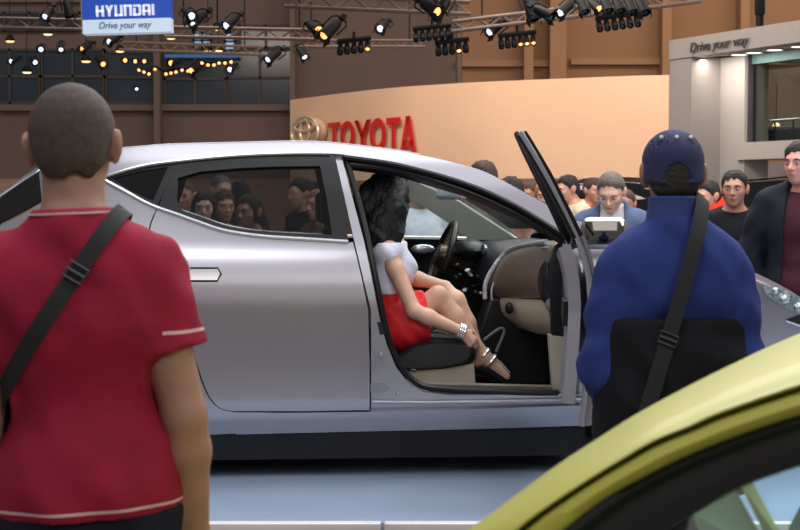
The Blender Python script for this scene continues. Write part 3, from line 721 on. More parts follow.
mm = MB().box(mp, (.1, .22, .15), None, .045); mm.v = [tuple(p) for p in swing(mm.v)]
mo = mm.build('door_mirror', PAINT, fdoor)
m2 = MB().box(mp + V3(-.05, 0, 0), (.012, .18, .11), None, .004); m2.v = [tuple(p) for p in swing(m2.v)]; m2.build('mirror_glass', pm('mirror_glass', (120, 118, 115), .05, 1, var=0), mo)
m3 = MB().tube([mp, mp + V3(.01, .13, -.03)], .025); m3.v = [tuple(p) for p in swing(m3.v)]; m3.build('mirror_arm', BLK, mo)
# ------------------------------------------------------------------ people near the car
def at_head(u, v, Y):                                      # standing on the hall floor, crown at (u, v)
    p = P(u, v, Y); return (p[0], Y, 0), p[2]
SKN = (196, 148, 122)
# man in the red t-shirt
loc, H = at_head(69, 84, 3.13)
shirt_m = pm('red_jersey', (140, 28, 54), .85, var=.1, scale=14, bump=.3, bscale=300, spec=.2)
nt = shirt_m.node_tree; L = nt.links; b = nt.nodes['Principled BSDF']; tc = [n for n in nt.nodes if n.type == 'TEX_COORD'][0]
sp = nt.nodes.new('ShaderNodeSeparateXYZ'); L.new(tc.outputs['Object'], sp.inputs[0])
def mth(op, a, bb_):
    n = nt.nodes.new('ShaderNodeMath'); n.operation = op
    for i, q in enumerate((a, bb_)):
        if isinstance(q, (int, float)): n.inputs[i].default_value = q
        else: L.new(q, n.inputs[i])
    return n.outputs[0]
def near(sock, v, w): return mth('LESS_THAN', mth('ABSOLUTE', mth('SUBTRACT', sock, v), 0), w)
STH, STS = zat(510, 3.02), zat(334, 3.1)
absx = mth('ABSOLUTE', sp.outputs[0], 0)
msk = mth('MAXIMUM', mth('MULTIPLY', near(sp.outputs[2], STH, .003), mth('LESS_THAN', absx, .21)), mth('MULTIPLY', near(sp.outputs[2], STS, .0032), mth('GREATER_THAN', absx, .168)))
mx = nt.nodes.new('ShaderNodeMix'); mx.data_type = 'RGBA'; old = b.inputs['Base Color'].links[0].from_socket
L.new(msk, mx.inputs[0]); L.new(old, mx.inputs[6]); mx.inputs[7].default_value = lin((205, 170, 175)); L.new(mx.outputs[2], b.inputs['Base Color'])
s_ = H / 1.75
LEAN = math.radians(-2.2); loc = (loc[0] + H * math.sin(-LEAN), loc[1], 0)
man, G, X = person('man in a red t-shirt seen from behind with a black bag strap across his back', loc, .06, H, .87, (.02, 0), 'crop', (62, 50, 46), .006, (150, 112, 96),
    dict(RS=(.155, -.01, 1.385), LS=(-.155, -.01, 1.385), RE=(.222, -.03, 1.11), RW=(.23, .05, .86), LE=(-.225, -.02, 1.11), LW=(-.235, .08, .86), beef=1.0, curl=.7),
    dict(name='t_shirt', col=(150, 30, 52), mat=shirt_m, hem=(zat(521, 3.0)) / s_, sleeve=.56, skirt=1, fit=.02, neck=1.5, wr=.007, h=.008, nslope=.1), legs=(24, 27, 40), res=.009, face=True, shz=-.02, shx=.03, lean=LEAN)
cl = []
for a in np.linspace(0, 2 * PI, 40, endpoint=False): cl.append(X['S3'](.082 * math.cos(a), -.022 + .084 * math.sin(a), 1.506 - .0 * math.sin(a) - .022 * max(0, math.sin(a))))
A4 = np.array(man.matrix_basis); cw = [(A4 @ np.append(p, 1))[:3] for p in cl]
co = MB().tube(cw, .009, 8, closed=True).build('collar', pm('collar_red', (140, 30, 50), .85, bump=.3), man, world=True)
MB().tube([(A4 @ np.append(p * V3(1.17, 1.15, 1) + V3(0, 0.0, -.002), 1))[:3] for p in cl], .0025, 6, closed=True).build('stitching', pm('stitch_pale', (190, 150, 155), .8), co, world=True)
STRAP = pm('strap_black', (24, 25, 32), .8, var=.1, bump=.5, bscale=400)
BUC = pm('buckle_metal', (84, 82, 84), .45, .8, var=0)
def bag_of(man, G, X, pts, Y, label, width, pouch, infl, buckle, cat='bag'):
    """strap whose plane holds the two seen ends of the strap on the back"""
    A = np.array(man.matrix_basis); Ai = np.linalg.inv(A)
    q = [(Ai @ np.append(P(u, v, Y), 1))[:3] for u, v in pts]
    d = q[1] - q[0]; n = np.cross(d, (0, 1, 0)); c0 = (q[0] + q[1]) / 2; c0[1] = 0
    # a bag is held by its person: an object of its own
    pw = P(*pouch[0]); root = empty('shoulder_bag', (pw[0], pw[1], pw[2]), 0, label, cat)
    _, W = strap_loop(man, G['torso'] + G['neck'][:0], infl, n, c0, width, .004, STRAP, root)
    best = min(range(len(W)), key=lambda i: np.linalg.norm(W[i][2] - P(buckle[0], buckle[1], Y)) )
    c = W[best].mean(0); t = W[best + 1][2] - W[best - 1][2]; t /= np.linalg.norm(t); a = W[best][3] - W[best][1]; a /= np.linalg.norm(a); nn = np.cross(t, a); nn = nn if nn[1] < 0 else -nn
    hw, hl = width * .58, .015; R = [c + nn * .006 + a * i * hw + t * j * hl for i, j in ((-1, -1), (1, -1), (1, 1), (-1, 1))]
    mb = MB().tube(R, .0028, 8, closed=True).tube([c + nn * .008 - a * hw, c + nn * .008 + a * hw], .0035, 8); mb.build('buckle', BUC, root, world=True)
    MB().box(pw, pouch[1], None, .03).build('pouch', STRAP, root, world=True)
    return root
bag_of(man, G, X, [(113, 218), (8, 378)], 3.0, 'black shoulder bag on its strap across the red t-shirt', .033, ((-1, 396, 3.22), (.1, .22, .24)), .028, (70, 266))
# man in the navy cap
loc, H0 = at_head(674, 130, 4.5); H = H0 - .005
s_ = H / 1.75
man2, G2, X2 = person('man in a blue fleece and navy cap seen from behind beside the open car door', loc, -.05, H, .96, (.03, 0), 'short', (26, 22, 22), .008, (150, 108, 88),
    dict(RS=(.135, -.01, 1.345), LS=(-.135, -.01, 1.345), RE=(.18, -.02, 1.1), RW=(.17, .19, .97), LE=(-.19, -.03, 1.09), LW=(-.15, .19, .97), beef=1.12),
    dict(name='fleece', col=(37, 53, 112), hem=zat(322, 4.4) / s_, sleeve=2, fit=.027, neck=1.51, wr=.006, h=.009, nslope=.1), legs=(20, 21, 26), res=.012, shz=-.035, shx=.03)
cl = [X2['S3'](.082 * math.cos(a), -.022 + .085 * math.sin(a), 0) for a in np.linspace(0, 2 * PI, 36, endpoint=False)]
A4 = np.array(man2.matrix_basis)
rows = [[(A4 @ np.append(V3(p[0] * k, p[1] * k - o, z * X2['s']), 1))[:3] for p in cl] for z, k, o in ((1.47, 1.12, 0), (1.50, 1.03, 0), (1.545, .93, -.0), (1.565, .93, 0), (1.57, .88, 0), (1.555, .84, 0), (1.5, .84, 0))]
MB().loft(rows, True).build('collar', pm('fleece_collar', (35, 51, 106), .9, bump=.4, bscale=300), man2, world=True)
# cap: dome with an arched gap at the back, peak, band and eyelets
hp, R = X2['hp'], X2['R']; s = X2['s']
cap = [el(hp((0, -.012, .036)), V3(.089, .112, .094) * s, R, .02)]
lo, hi = bounds(cap, .03); lo = lo - V3(.0, .0, .01); gg = [axis(lo[i], hi[i], .005) for i in range(3)]; XX, YY, ZZ = np.meshgrid(*gg, indexing='ij'); c0 = hp((0, 0, 0)); qx, qy, qz = [(XX - c0[0]) / s, (YY - c0[1]) / s, (ZZ - c0[2]) / s]
wx, wy, wz = [(R[0, i] * qx + R[1, i] * qy + R[2, i] * qz) for i in range(3)]; qx, qy, qz = wx, wy, wz
D = (np.sqrt((qx / .087) ** 2 + ((qy + .012) / .11) ** 2 + (np.maximum(qz - .035, 0) / .09) ** 2) - 1) * .09 * s; D = np.maximum(D, -D - .007)
D = np.maximum(D, (-.03 + .02 * (qy + .1) / .2 - qz) * .7); gap = np.where(qy < -.03, np.sqrt((qx / .04) ** 2 + ((qz + .034) / .06) ** 2) - 1, 1) * .03; D = np.maximum(D, -gap)
V, Fc = snets(D, *gg); NAVY = pm('cap_navy', (28, 32, 72), .85, var=.1, bump=.4, bscale=400)
capo = mesh_obj('cap', V, Fc, NAVY, man2)
mb = MB()
for k in range(2):
    rows = [[hp((x, .075 + .1 * t * math.sqrt(max(0, 1 - (x / .085) ** 2)) , .0 - .02 * t - .006 * k + .02 * (1 - abs(x) / .08) * 0)) for x in np.linspace(-.08, .08, 13)] for t in np.linspace(0, 1, 5)]
    mb.loft(rows)
mb.v = [tuple(p) for p in mb.v]; mb.build('peak', NAVY, capo)
MB().tube([hp((x, -.104 + .5 * x * x, -.026)) for x in np.linspace(-.045, .045, 7)], [.008] * 7).build('cap_band', NAVY, capo)
for a in (-.62, 0, .62):
    d = np.array([math.sin(a) * .78, -math.cos(a) * .78, .62]); p = hp((0, -.01, .045)) + V3(*(d * V3(.089, .109, .089) * s))
    MB().sph(p, .0055 * s, n=10, m=6).build('eyelet', pm('eyelet_white', (200, 205, 225), .5, var=0), capo)

# black jacket tied round the waist
pr = X2['get']('torso', 'legR', 'legL'); pr = pr[:2] + [el(X2['S3'](0, -.02, .95), X2['S3'](.2, .155, .62), None, .05)]
hz = zat(319, 4.35); X2['cloth']('waist_jacket', pr, .03, (20, 21, 26), [lambda X, Y, Z: Z - hz, lambda X, Y, Z: .74 - Z], wr=.008)
bag_of(man2, dict(torso=G2['torso'] + [el(X2['S3'](0, -.02, .95), X2['S3'](.2, .158, .62), None, .05)], neck=[]), X2, [(703, 224), (655, 385)], 4.3, 'black bag strap slung across the blue fleece', .042, ((650, 420, 4.85), (.2, .1, .2)), .037, (669, 343))

# ------------------------------------------------------------------ woman in the car
def W_(u, v, yl): return Jc(u, v, yl)
ws = 1.0
hips = W_(400, 325, -.38); wst = W_(388, 296, -.4); chest = W_(386, 268, -.40); nb = W_(384, 243, -.40); hc = W_(384, 212, -.37)
sR, sL = W_(388, 252, -.54), W_(396, 247, -.24)
eR, wR = W_(414, 311, -.62), W_(461, 331, -.60)
eL, wL = W_(405, 276, -.28), W_(446, 286, -.30)
kR, aR, tR = W_(438, 296, -.5), W_(484, 357, -.5), W_(506, 377, -.5)
kL, aL, tL = W_(455, 301, -.36), W_(482, 366, -.34), W_(503, 384, -.34)
hR, hL_ = W_(404, 328, -.46), W_(408, 326, -.30)
hd_ = lambda o: hc + V3(*o)
RW_ = np.array(Euler((0, .25, -.75), 'XYZ').to_matrix())      # head turned into the car
RH = np.array((Matrix.Rotation(-PI / 2 + .5, 3, 'Z') @ Matrix.Rotation(-.45, 3, 'X')))
hpw = lambda c: hc + RH @ V3(*c)
hprim, hsub = head_prims(hpw, RH, 1.0, fem=True)
tors = [el(hips, (.15, .17, .12), None, .06), el(wst, (.1, .13, .13), None, .06), el(chest, (.105, .15, .15), None, .06), rc(sR, sL, .045, .045, .05), rc(nb, sR, .04, .04, .05), rc(nb, sL, .04, .04, .05), el(chest + V3(.08, -.06, .0), (.06, .06, .06), None, .03), el(chest + V3(.08, .07, 0), (.06, .06, .06), None, .03)]
def limb(a, b, r0, r1, r2, f=.3):
    m_ = a + (b - a) * f; return [rc(a, m_, r0, r1, .02), rc(m_, b, r1, r2, .02)]
armR = limb(sR, eR, .042, .043, .035) + limb(eR, wR, .036, .038, .024); armL = limb(sL, eL, .042, .042, .034) + limb(eL, wL, .035, .037, .024)
legs_ = limb(hR, kR, .085, .076, .05, .4) + limb(kR, aR, .048, .053, .033, .35) + limb(hL_, kL, .085, .076, .05, .4) + limb(kL, aL, .052, .056, .034, .35)
feet = [rc(aR, tR, .034, .022, .03), rc(aR, aR + V3(-.04, 0, -.03), .03, .026, .02), rc(aL, tL, .034, .022, .03)]
handR = hand_prims(wR, W_(482, 351, -.58) - wR, 1, .9, .75, palm_n=(0, .8, -.4)); handL = hand_prims(wL, W_(464, 303, -.40) - wL, 1, .9, .6, palm_n=(-.2, .3, -1))
allw = tors + [rc(nb, hpw((0, -.02, -.03)), .045, .042, .03)] + hprim + armR + armL + legs_ + feet + handR + handL
lo, hi = bounds(allw, 0); gg = [axis(lo[i], hi[i], .006) for i in range(3)]
V, Fc = snets(field(allw, *gg, subs=hsub), *gg)
wroot = mesh_obj('person', V, Fc, pm('skin_woman', (205, 160, 134), .5, var=.05, scale=14), None); wroot.location = CO; wroot.rotation_euler = (0, 0, PSI)
tag(wroot, 'woman with long black hair in a red skirt seated in the car fastening her shoe', 'person')
def wcloth(name, pr, infl, m, cuts, h=.007, wr=.002, k=.05):
    lo, hi = bounds(pr, infl + .02); gg = [axis(lo[i], hi[i], h) for i in range(3)]; D = field(pr, *gg, infl=infl, k=k); X, Y, Z = np.meshgrid(*gg, indexing='ij')
    if wr: D = D + wr * (np.sin(X * 31 + 2 * np.sin(Z * 19)) * np.sin(Z * 37 + Y * 20 + 2 * np.sin(X * 15)) + .6 * np.sin(X * 70 + Z * 60))
    for c in cuts: D = np.maximum(D, c(X, Y, Z))
    V, Fc = snets(D, *gg); return mesh_obj(name, V, Fc, m, wroot, ang=50)
wz = W_(390, 291, -.4)[2]; shx = sR[2]
wcloth('white_top', tors[1:4] + tors[6:] + [rc(nb, sR, .035, .03, .04), rc(nb, sL, .035, .03, .04)], .012, pm('top_white', (222, 222, 240), .7, var=.04, bump=.2), [lambda X, Y, Z: wz - .01 - Z, lambda X, Y, Z: Z - (nb[2] + .005)], wr=.003)
sk = [tors[0], el(wst, (.1, .13, .1), None, .06)] + limb(hR, hR + (kR - hR) * .62, .095, .09, .085, .4) + limb(hL_, hL_ + (kL - hL_) * .62, .095, .09, .085, .4)
wcloth('red_skirt', sk, .012, pm('skirt_red', (226, 34, 40), .6, var=.06, scale=12, bump=.2), [lambda X, Y, Z: Z - wz - .005, lambda X, Y, Z: (X - (hR[0] + (kR[0] - hR[0]) * .75)) * .9 + (Z - hR[2]) * .15], wr=.004)
hr_ = [el(hpw((0, -.02, .03)), (.095, .105, .1), RH, .03)]
for u, v, y, r in ((376, 196, -.37, .085), (370, 214, -.4, .075), (386, 222, -.46, .08), (378, 232, -.48, .07), (392, 206, -.45, .07), (397, 222, -.36, .065), (388, 190, -.4, .085), (366, 228, -.42, .05), (383, 241, -.5, .045), (373, 242, -.44, .045), (398, 236, -.36, .05), (394, 192, -.36, .07), (395, 236, -.46, .05), (403, 230, -.4, .045), (404, 214, -.36, .05), (366, 204, -.38, .07)): hr_.append(el(W_(u, v, y), (r, r, r * 1.15), None, .04))
HB = pm('hair_black', (13, 13, 18), .55, var=.3, scale=40, bump=.8, bscale=90)
lo, hi = bounds(hr_, .03); gg = [axis(lo[i], hi[i], .007) for i in range(3)]; D = field(hr_, *gg); X, Y, Z = np.meshgrid(*gg, indexing='ij')
D += .006 * np.sin(X * 60 + 2 * np.sin(Z * 22)) * np.sin(Y * 50 + 2 * np.sin(Z * 25)) + .003 * np.sin(Z * 60 + 5 * np.sin(X * 40)) * np.sin(X * 90) + .002 * np.sin(X * 160) * np.sin(Z * 120 + Y * 100)
fwd = RH @ V3(0, 1, 0); D = np.maximum(D, ((X - hc[0]) * fwd[0] + (Y - hc[1]) * fwd[1] + (Z - hc[2]) * fwd[2]) - .075)
V, Fc = snets(D, *gg); mesh_obj('hair', V, Fc, HB, wroot)
# bracelet, nails, shoes
d = (wR - eR) / np.linalg.norm(wR - eR); SIV = pm('silver_beads', (225, 225, 232), .25, .7, var=.1, scale=60)
for o in (-.011, 0, .011):
    c = wR + d * o; a = np.cross(d, (0, 1, 0)); a /= np.linalg.norm(a); b2 = np.cross(d, a)
    MB().tube([c + (a * math.cos(t) + b2 * math.sin(t)) * (.032 + .003 * math.sin(9 * t)) for t in np.linspace(0, 2 * PI, 30, endpoint=False)], .006, 8, closed=True).build('bracelet', SIV, wroot)
for (a, t, sgn) in ((aR, tR, 1), (aL, tL, 0)):
    d = (t - a) / np.linalg.norm(t - a); dn = np.cross(d, (0, 1, 0)); dn = -dn if dn[2] > 0 else dn
    sole = [a + V3(-.045, 0, -.03) + dn * .02, a + d * .06 + dn * .035, t + dn * .022, t + d * .025 + dn * .018]
    sh = MB().tube(sm(sole, 4), [.02] + [.026] * 10 + [.022, .014], 10).build('shoe', pm('shoe_black', (25, 24, 28), .3, var=.1), wroot)
    MB().tube([a + V3(-.05, 0, -.03) + dn * .015, V3(a[0] - .06, a[1], .345)], [.018, .007], 10).build('heel', pm('shoe_black', (25, 24, 28), .3), sh)
    for q in (0, .035):
        c = a + V3(-.004 + q, 0, .012 - q * .9); ax_ = d
        MB().tube([c + V3(0, math.cos(w) * .037, 0) + np.cross(ax_, (0, 1, 0)) * math.sin(w) * .037 for w in np.linspace(0, 2 * PI, 20, endpoint=False)], .008, 8, closed=True).build('ankle_strap', SIV, sh)
    MB().tube([a + d * .02 - dn * .028, a + (t - a) * .5 - dn * .032, t - dn * .024], .009, 8).build('instep_strap', SIV, sh)

# ------------------------------------------------------------------ the crowd
def stand(u, v, Y, label, yaw, **k):
    loc, H = at_head(u, v, Y); return person(label, loc, yaw, H, **k)
FC = PI                                                    # facing the camera
denim = stand(613, 170, 9.9, 'man in an open denim jacket and white top looking down behind the door mirror', FC - .2, head=(.5, -.1), hair='crop', hair_col=(92, 80, 74), skin=(205, 158, 138), res=.012, w=1.02,
    arms=dict(RE=(.26, .0, 1.15), RW=(.12, .28, 1.12), LE=(-.26, .0, 1.15), LW=(-.1, .28, 1.12)), top=dict(name='denim_jacket', col=(78, 92, 122), hem=.9, fit=.03, open=(.075, .05), collar=1, neck=1.56), top2=dict(name='white_top', col=(205, 200, 200), hem=.9, sleeve=.5, fit=.012, collar=1, neck=1.545, nslope=.1))
stand(735, 171, 10.5, 'dark-haired man in a black v-neck top facing the camera beside the blue fleece', FC - .08, head=(.08, -.25), hair='short', hair_col=(24, 20, 20), skin=(172, 122, 100), top=dict(col=(18, 18, 24), hem=.9, fit=.018, sleeve=2, neck=1.5, nslope=.4), res=.012)
stand(803, 143, 9.8, 'tall man in a long black jacket over a dark red shirt at the photo edge', FC - .4, head=(.05, -.35), hair='short', hair_col=(42, 32, 28), hair_t=.02, skin=(190, 132, 118), w=1.1,
    top=dict(name='jacket', col=(22, 24, 33), hem=.75, fit=.035, open=(.07, .11), skirt=1, neck=1.55), top2=dict(name='shirt', col=(62, 26, 36), hem=.9, fit=.014, neck=1.49), res=.012, arms=dict(RE=(.27, -.02, 1.12), LE=(-.27, -.02, 1.12)))
stand(712, 181, 12.6, 'person in an orange-red jacket behind the man in black', FC - .6, head=(.2, -.4), hair='short', hair_col=(30, 24, 22), top=dict(name='jacket', col=(215, 56, 32), hem=.9, fit=.05, collar=1, neck=1.6, nslope=.6), res=.016, w=1.1)
stand(572, 175, 14.5, 'man in a beige shirt with a dark strap, turned sideways beside the door frame', FC - 1.2, head=(.25, .1), hair='short', hair_col=(30, 24, 24), top=dict(col=(196, 178, 150), hem=.9, fit=.03), res=.014, w=1.1)
stand(591, 178, 15.8, 'man with a red collar standing behind the man in denim', FC + .4, head=(.15, .1), hair='short', hair_col=(62, 44, 38), top=dict(col=(196, 48, 40), hem=.9, fit=.02), res=.016)
stand(626, 190, 12.5, 'man with a tanned face half hidden between denim jacket and blue fleece', FC - .2, head=(.1, -.2), hair='crop', hair_col=(70, 50, 40), skin=(160, 108, 84), top=dict(col=(70, 50, 45), hem=.9, fit=.02), res=.016)
stand(486, 162, 12.8, 'brown-haired head rising highest above the sloping windscreen pillar', 2.2, head=(.1, 0), hair='short', hair_col=(58, 42, 36), hair_t=.02, top=dict(col=(112, 100, 92), hem=.9), res=.016, face=False)
stand(513, 178, 13.2, 'dark-haired head just above the windscreen pillar under the bright wall', .5, head=(.1, 0), hair='short', hair_col=(28, 24, 26), hair_t=.02, top=dict(col=(96, 88, 84), hem=.9), res=.016, face=False)
stand(531, 183, 15.2, 'person with a tanned face and brown hair left of the door frame', 2.6, head=(.1, 0), hair='short', hair_col=(66, 44, 34), skin=(150, 100, 78), top=dict(col=(90, 66, 56), hem=.9), res=.016)
stand(546, 181, 12.0, 'fair-haired woman half hidden by the open door frame', 2.9, head=(.1, .1), hair='long', hair_col=(150, 100, 66), fem=True, top=dict(col=(120, 86, 70), hem=.9), res=.016, hairblobs=[((0, -.04, -.1), (.09, .06, .13))])
stand(418, 168, 10.6, 'person in a white shirt seen through the far car window', FC + .3, head=(.2, .3), hair='short', hair_col=(70, 60, 55), skin=(150, 125, 115), top=dict(col=(190, 194, 202), hem=.9, fit=.03), res=.014, w=1.0)
stand(186, 181, 12.6, 'round-faced bald man at the left of the rear door window', FC - .2, head=(.15, 0), hair='crop', hair_col=(80, 60, 52), hair_t=.004, skin=(190, 135, 112), top=dict(col=(40, 42, 55), hem=.9, fit=.03), res=.014, w=1.1)
stand(204, 193, 10.9, 'dark-haired young woman looking through the rear door window', FC, head=(.05, .1), hair='long', hair_col=(36, 27, 24), fem=True, skin=(205, 160, 138), top=dict(col=(70, 50, 55), hem=.9), res=.013, hairblobs=[((.06, -.03, -.1), (.04, .05, .13)), ((-.06, -.03, -.1), (.04, .05, .13))])
stand(223, 192, 11.4, 'brown-haired woman beside the young woman in the rear door window', FC + .1, head=(.05, .3), hair='long', hair_col=(60, 40, 32), fem=True, skin=(190, 140, 118), top=dict(col=(60, 40, 44), hem=.9), res=.014, hairblobs=[((.06, -.03, -.1), (.04, .05, .13)), ((-.06, -.03, -.1), (.04, .05, .13))])
stand(219, 175, 13.4, 'grey-haired man standing tallest in the rear door window', FC + .3, head=(.2, .3), hair='crop', hair_col=(88, 84, 84), hair_t=.006, skin=(195, 150, 130), top=dict(col=(44, 46, 58), hem=.9), res=.016)
stand(241, 182, 14.2, 'black-haired head in the middle of the rear door window', .4, hair='short', hair_col=(20, 18, 20), top=dict(col=(30, 30, 38), hem=.9), res=.016, face=False)
stand(251, 195, 10.2, 'shorter woman with brown hair and dark coat in the rear door window', FC - .3, head=(.1, -.2), hair='long', hair_col=(44, 32, 28), fem=True, skin=(160, 116, 96), top=dict(col=(36, 30, 36), hem=.9), res=.014)
stand(304, 179, 13.0, 'dark-haired man near the front edge of the rear door window', 2.2, head=(.1, 0), hair='short', hair_col=(24, 20, 20), top=dict(col=(26, 26, 34), hem=.9), res=.016, face=False)
stand(321, 190, 11.6, 'long-haired blonde woman at the front corner of the rear door window', 2.4, head=(.05, 0), hair='long', hair_col=(140, 110, 80), fem=True, top=dict(col=(110, 90, 74), hem=.9), res=.014, hairblobs=[((0, -.04, -.12), (.09, .06, .16))])
# ------------------------------------------------------------------ the hall
def struct(mb_or_o, name=None, m=None, ang=35):
    o = mb_or_o.build(name, m, None, ang=ang) if isinstance(mb_or_o, MB) else mb_or_o
    o['kind'] = 'structure'; return o
FLR = pm('hall_floor', (120, 112, 108), .35, var=.1, scale=2)
struct(MB().box((0, 20, -.05), (80, 70, .1)), 'floor', FLR)
PY = 1.30 / (525 - 200) * F                                # front edge of the platform
pf = pm('platform_gloss', (148, 163, 186), .22, var=.05, scale=3, coat=.4)  # bluish cast of the cool light put into the base colour
struct(MB().box((0, PY + 5, PLZ / 2), (17, 10, PLZ)), 'platform_floor', pf)
tr = MB()
for i in range(14): tr.box((-8.5 + 1.22 * i + .5, PY - .012, PLZ - .02), (1.205, .06, .05), None, .004)
struct(tr, 'trim_1', pm('platform_edge', (205, 198, 195), .4, var=.06))
WY = 46
BR = pm('hall_wall_brown', (112, 94, 88), .9, var=.06, scale=.3); TAN_LIT = pm('hall_wall_warm_lit', (150, 116, 90), .9, var=.05, scale=.3)  # warm light on the right-hand wall put into its lighter tan colour
xa = P(458, 50, WY)[0]
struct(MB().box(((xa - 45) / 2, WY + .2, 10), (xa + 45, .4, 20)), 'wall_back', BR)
struct(MB().box(((xa + 45) / 2, WY + .2, 10), (45 - xa, .4, 20)), 'wall_right', TAN_LIT)
TAN2_LIT = pm('pilaster_warm_lit', (160, 124, 96), .9, var=.05, scale=.4)  # pilasters of the right wall, warm light painted into the tan too
n = 0
for u, w in ((527, 9), (556, 16), (663, 9), (740, 9), (160, 6), (294, 5)):
    n += 1; p = P(u, 40, WY); struct(MB().box((p[0], WY - .35, 8), (w * WY / F, .7, 16)), 'trim_%d' % (n + 1), TAN2_LIT if u > 400 else BR)
for v, u0, u1 in ((64, 458, 556), (62, 570, 800), (108, 0, 292), (0, 0, 160)):
    n += 1; a, b_ = P(u0, v, WY), P(u1, v, WY); struct(MB().box(((a[0] + b_[0]) / 2, WY - .1, a[2]), (b_[0] - a[0], .3, .18)), 'trim_%d' % (n + 1), TAN2_LIT if u0 > 400 else BR)
WG = pm('dark_window', (40, 52, 64), .15, var=.3, scale=.8); FRM = pm('window_frame', (70, 62, 60), .7)
wn = 0
def hall_window(u0, v0, u1, v1, cols, rows, m=WG, fr=.07, fm=FRM, d=.12):
    global wn; wn += 1; a, b_ = P(u0, v1, WY - d), P(u1, v0, WY - d); cx, cz, w, h = (a[0] + b_[0]) / 2, (a[2] + b_[2]) / 2, b_[0] - a[0], b_[2] - a[2]
    f = MB()
    for i in range(cols + 1): f.box((a[0] + w * i / cols, WY - d - .02, cz), (fr, .12, h + fr))
    for j in range(rows + 1): f.box((cx, WY - d - .02, a[2] + h * j / rows), (w + fr, .12, fr))
    o = struct(MB().box((cx, WY - d + .02, cz), (w, .06, h)), 'window_%d' % wn, m); f.build('window_frame', fm, o); return o
hall_window(-20, 50, 40, 103, 2, 2); hall_window(42, 50, 104, 103, 2, 2); hall_window(106, 52, 155, 103, 1, 2); hall_window(165, 52, 226, 106, 2, 2); hall_window(228, 50, 292, 106, 2, 2)
hall_window(-20, 13, 80, 30, 4, 1); hall_window(240, 26, 292, 48, 2, 1)
SKY = glow('daylight_pane', (150, 185, 225), .75); DKF = pm('dark_frame', (45, 55, 70), .6)
hall_window(194, 33, 211, 48, 2, 4, SKY, .06, DKF, .3); hall_window(225, 33, 235, 50, 1, 2, SKY, .06, DKF, .3)
a, b_ = P(165, 56, 45.4), P(238, 56, 45.4)
tag(MB().box(((a[0] + b_[0]) / 2, 45.4, a[2]), (b_[0] - a[0], .08, .1)).build('light_strip', glow('blue_light', (40, 90, 140), .35)), 'thin blue lit strip along the dark windows behind the truss', 'light')
# curved peach display wall
WP = [(290, 100, 176), (340, 93.5, 176.5), (390, 88, 177), (430, 85, 177.5), (480, 82, 178), (540, 79.5, 178), (600, 77, 178), (640, 75.6, 178), (669, 75, 178)]
ZT, ZB = 3.62, 1.93
wp = []
for u, v, _ in WP: d = ray(u, v); t = (ZT - CAMZ) / d[2]; wp.append((d[0] * t, d[1] * t))
wp = [tuple(p) for p in sm(wp, 5)]
def wallat(u):                                             # the point of the display wall in that direction
    for i in range(len(wp) - 1):
        k0 = (u - 400) / F / _c
        f0 = wp[i][0] - k0 * wp[i][1]; f1 = wp[i + 1][0] - k0 * wp[i + 1][1]
        if f0 * f1 <= 0: t = f0 / (f0 - f1); return np.array(wp[i]) + t * (np.array(wp[i + 1]) - np.array(wp[i]))
PEA = pm('peach_wall', (226, 188, 158), .8, var=.03, scale=.5)
rows = [[(x, y, ZB), (x, y, ZT), (x + .15, y + .5, ZT), (x + .15, y + .5, ZB)] for x, y in wp]
mb = MB().loft(rows, True).add(rows[0], [(3, 2, 1, 0)]).add(rows[-1], [(0, 1, 2, 3)])
struct(mb, 'wall_display', PEA)
mb = MB()
for x, y in wp[2::8]: mb.box((x + .3, y + .6, ZB / 2), (.2, .2, ZB))
struct(mb, 'trim_20', BR)
struct(MB().box((wp[-1][0] - 8, wp[-1][1] + 7, 1.0), (24, .2, 2.0)), 'wall_recess', pm('recess_tan', (150, 122, 104), .9))
RED = pm('sign_red', (206, 34, 30), .4, var=.04)
def on_wall(u, off=.05):
    q = wallat(u); q2 = wallat(u + 4); t = Vector((q2[0] - q[0], q2[1] - q[1], 0)).normalized(); nn = Vector((t.y, -t.x, 0)); 
    return Vector((q[0], q[1], 0)) + nn * off, t, nn
sign = None
p, t, nn = on_wall(375); sign = empty('wall_sign', (p.x, p.y, 2.4), 0, 'red raised letters standing on the curved peach wall', 'sign')
def letter_strokes(ch):                                    # strokes in a unit box
    if ch == 'T': return [('r', 0, .8, 1, 1), ('r', .39, 0, .61, .85)]
    if ch == 'Y': return [('p', [(0, 1), (.24, 1), (.5, .6), (.5, .38)]), ('p', [(1, 1), (.76, 1), (.5, .6), (.5, .38)]), ('p', [(.0, 1), (.24, 1), (.61, .45), (.39, .45)]), ('p', [(1, 1), (.76, 1), (.39, .45), (.61, .45)]), ('r', .39, 0, .61, .5)]
    if ch == 'A': return [('p', [(.38, 1), (.62, 1), (.24, 0), (0, 0)]), ('p', [(.38, 1), (.62, 1), (1, 0), (.76, 0)]), ('r', .2, .2, .8, .38)]
    if ch == 'O': return [('o',)]
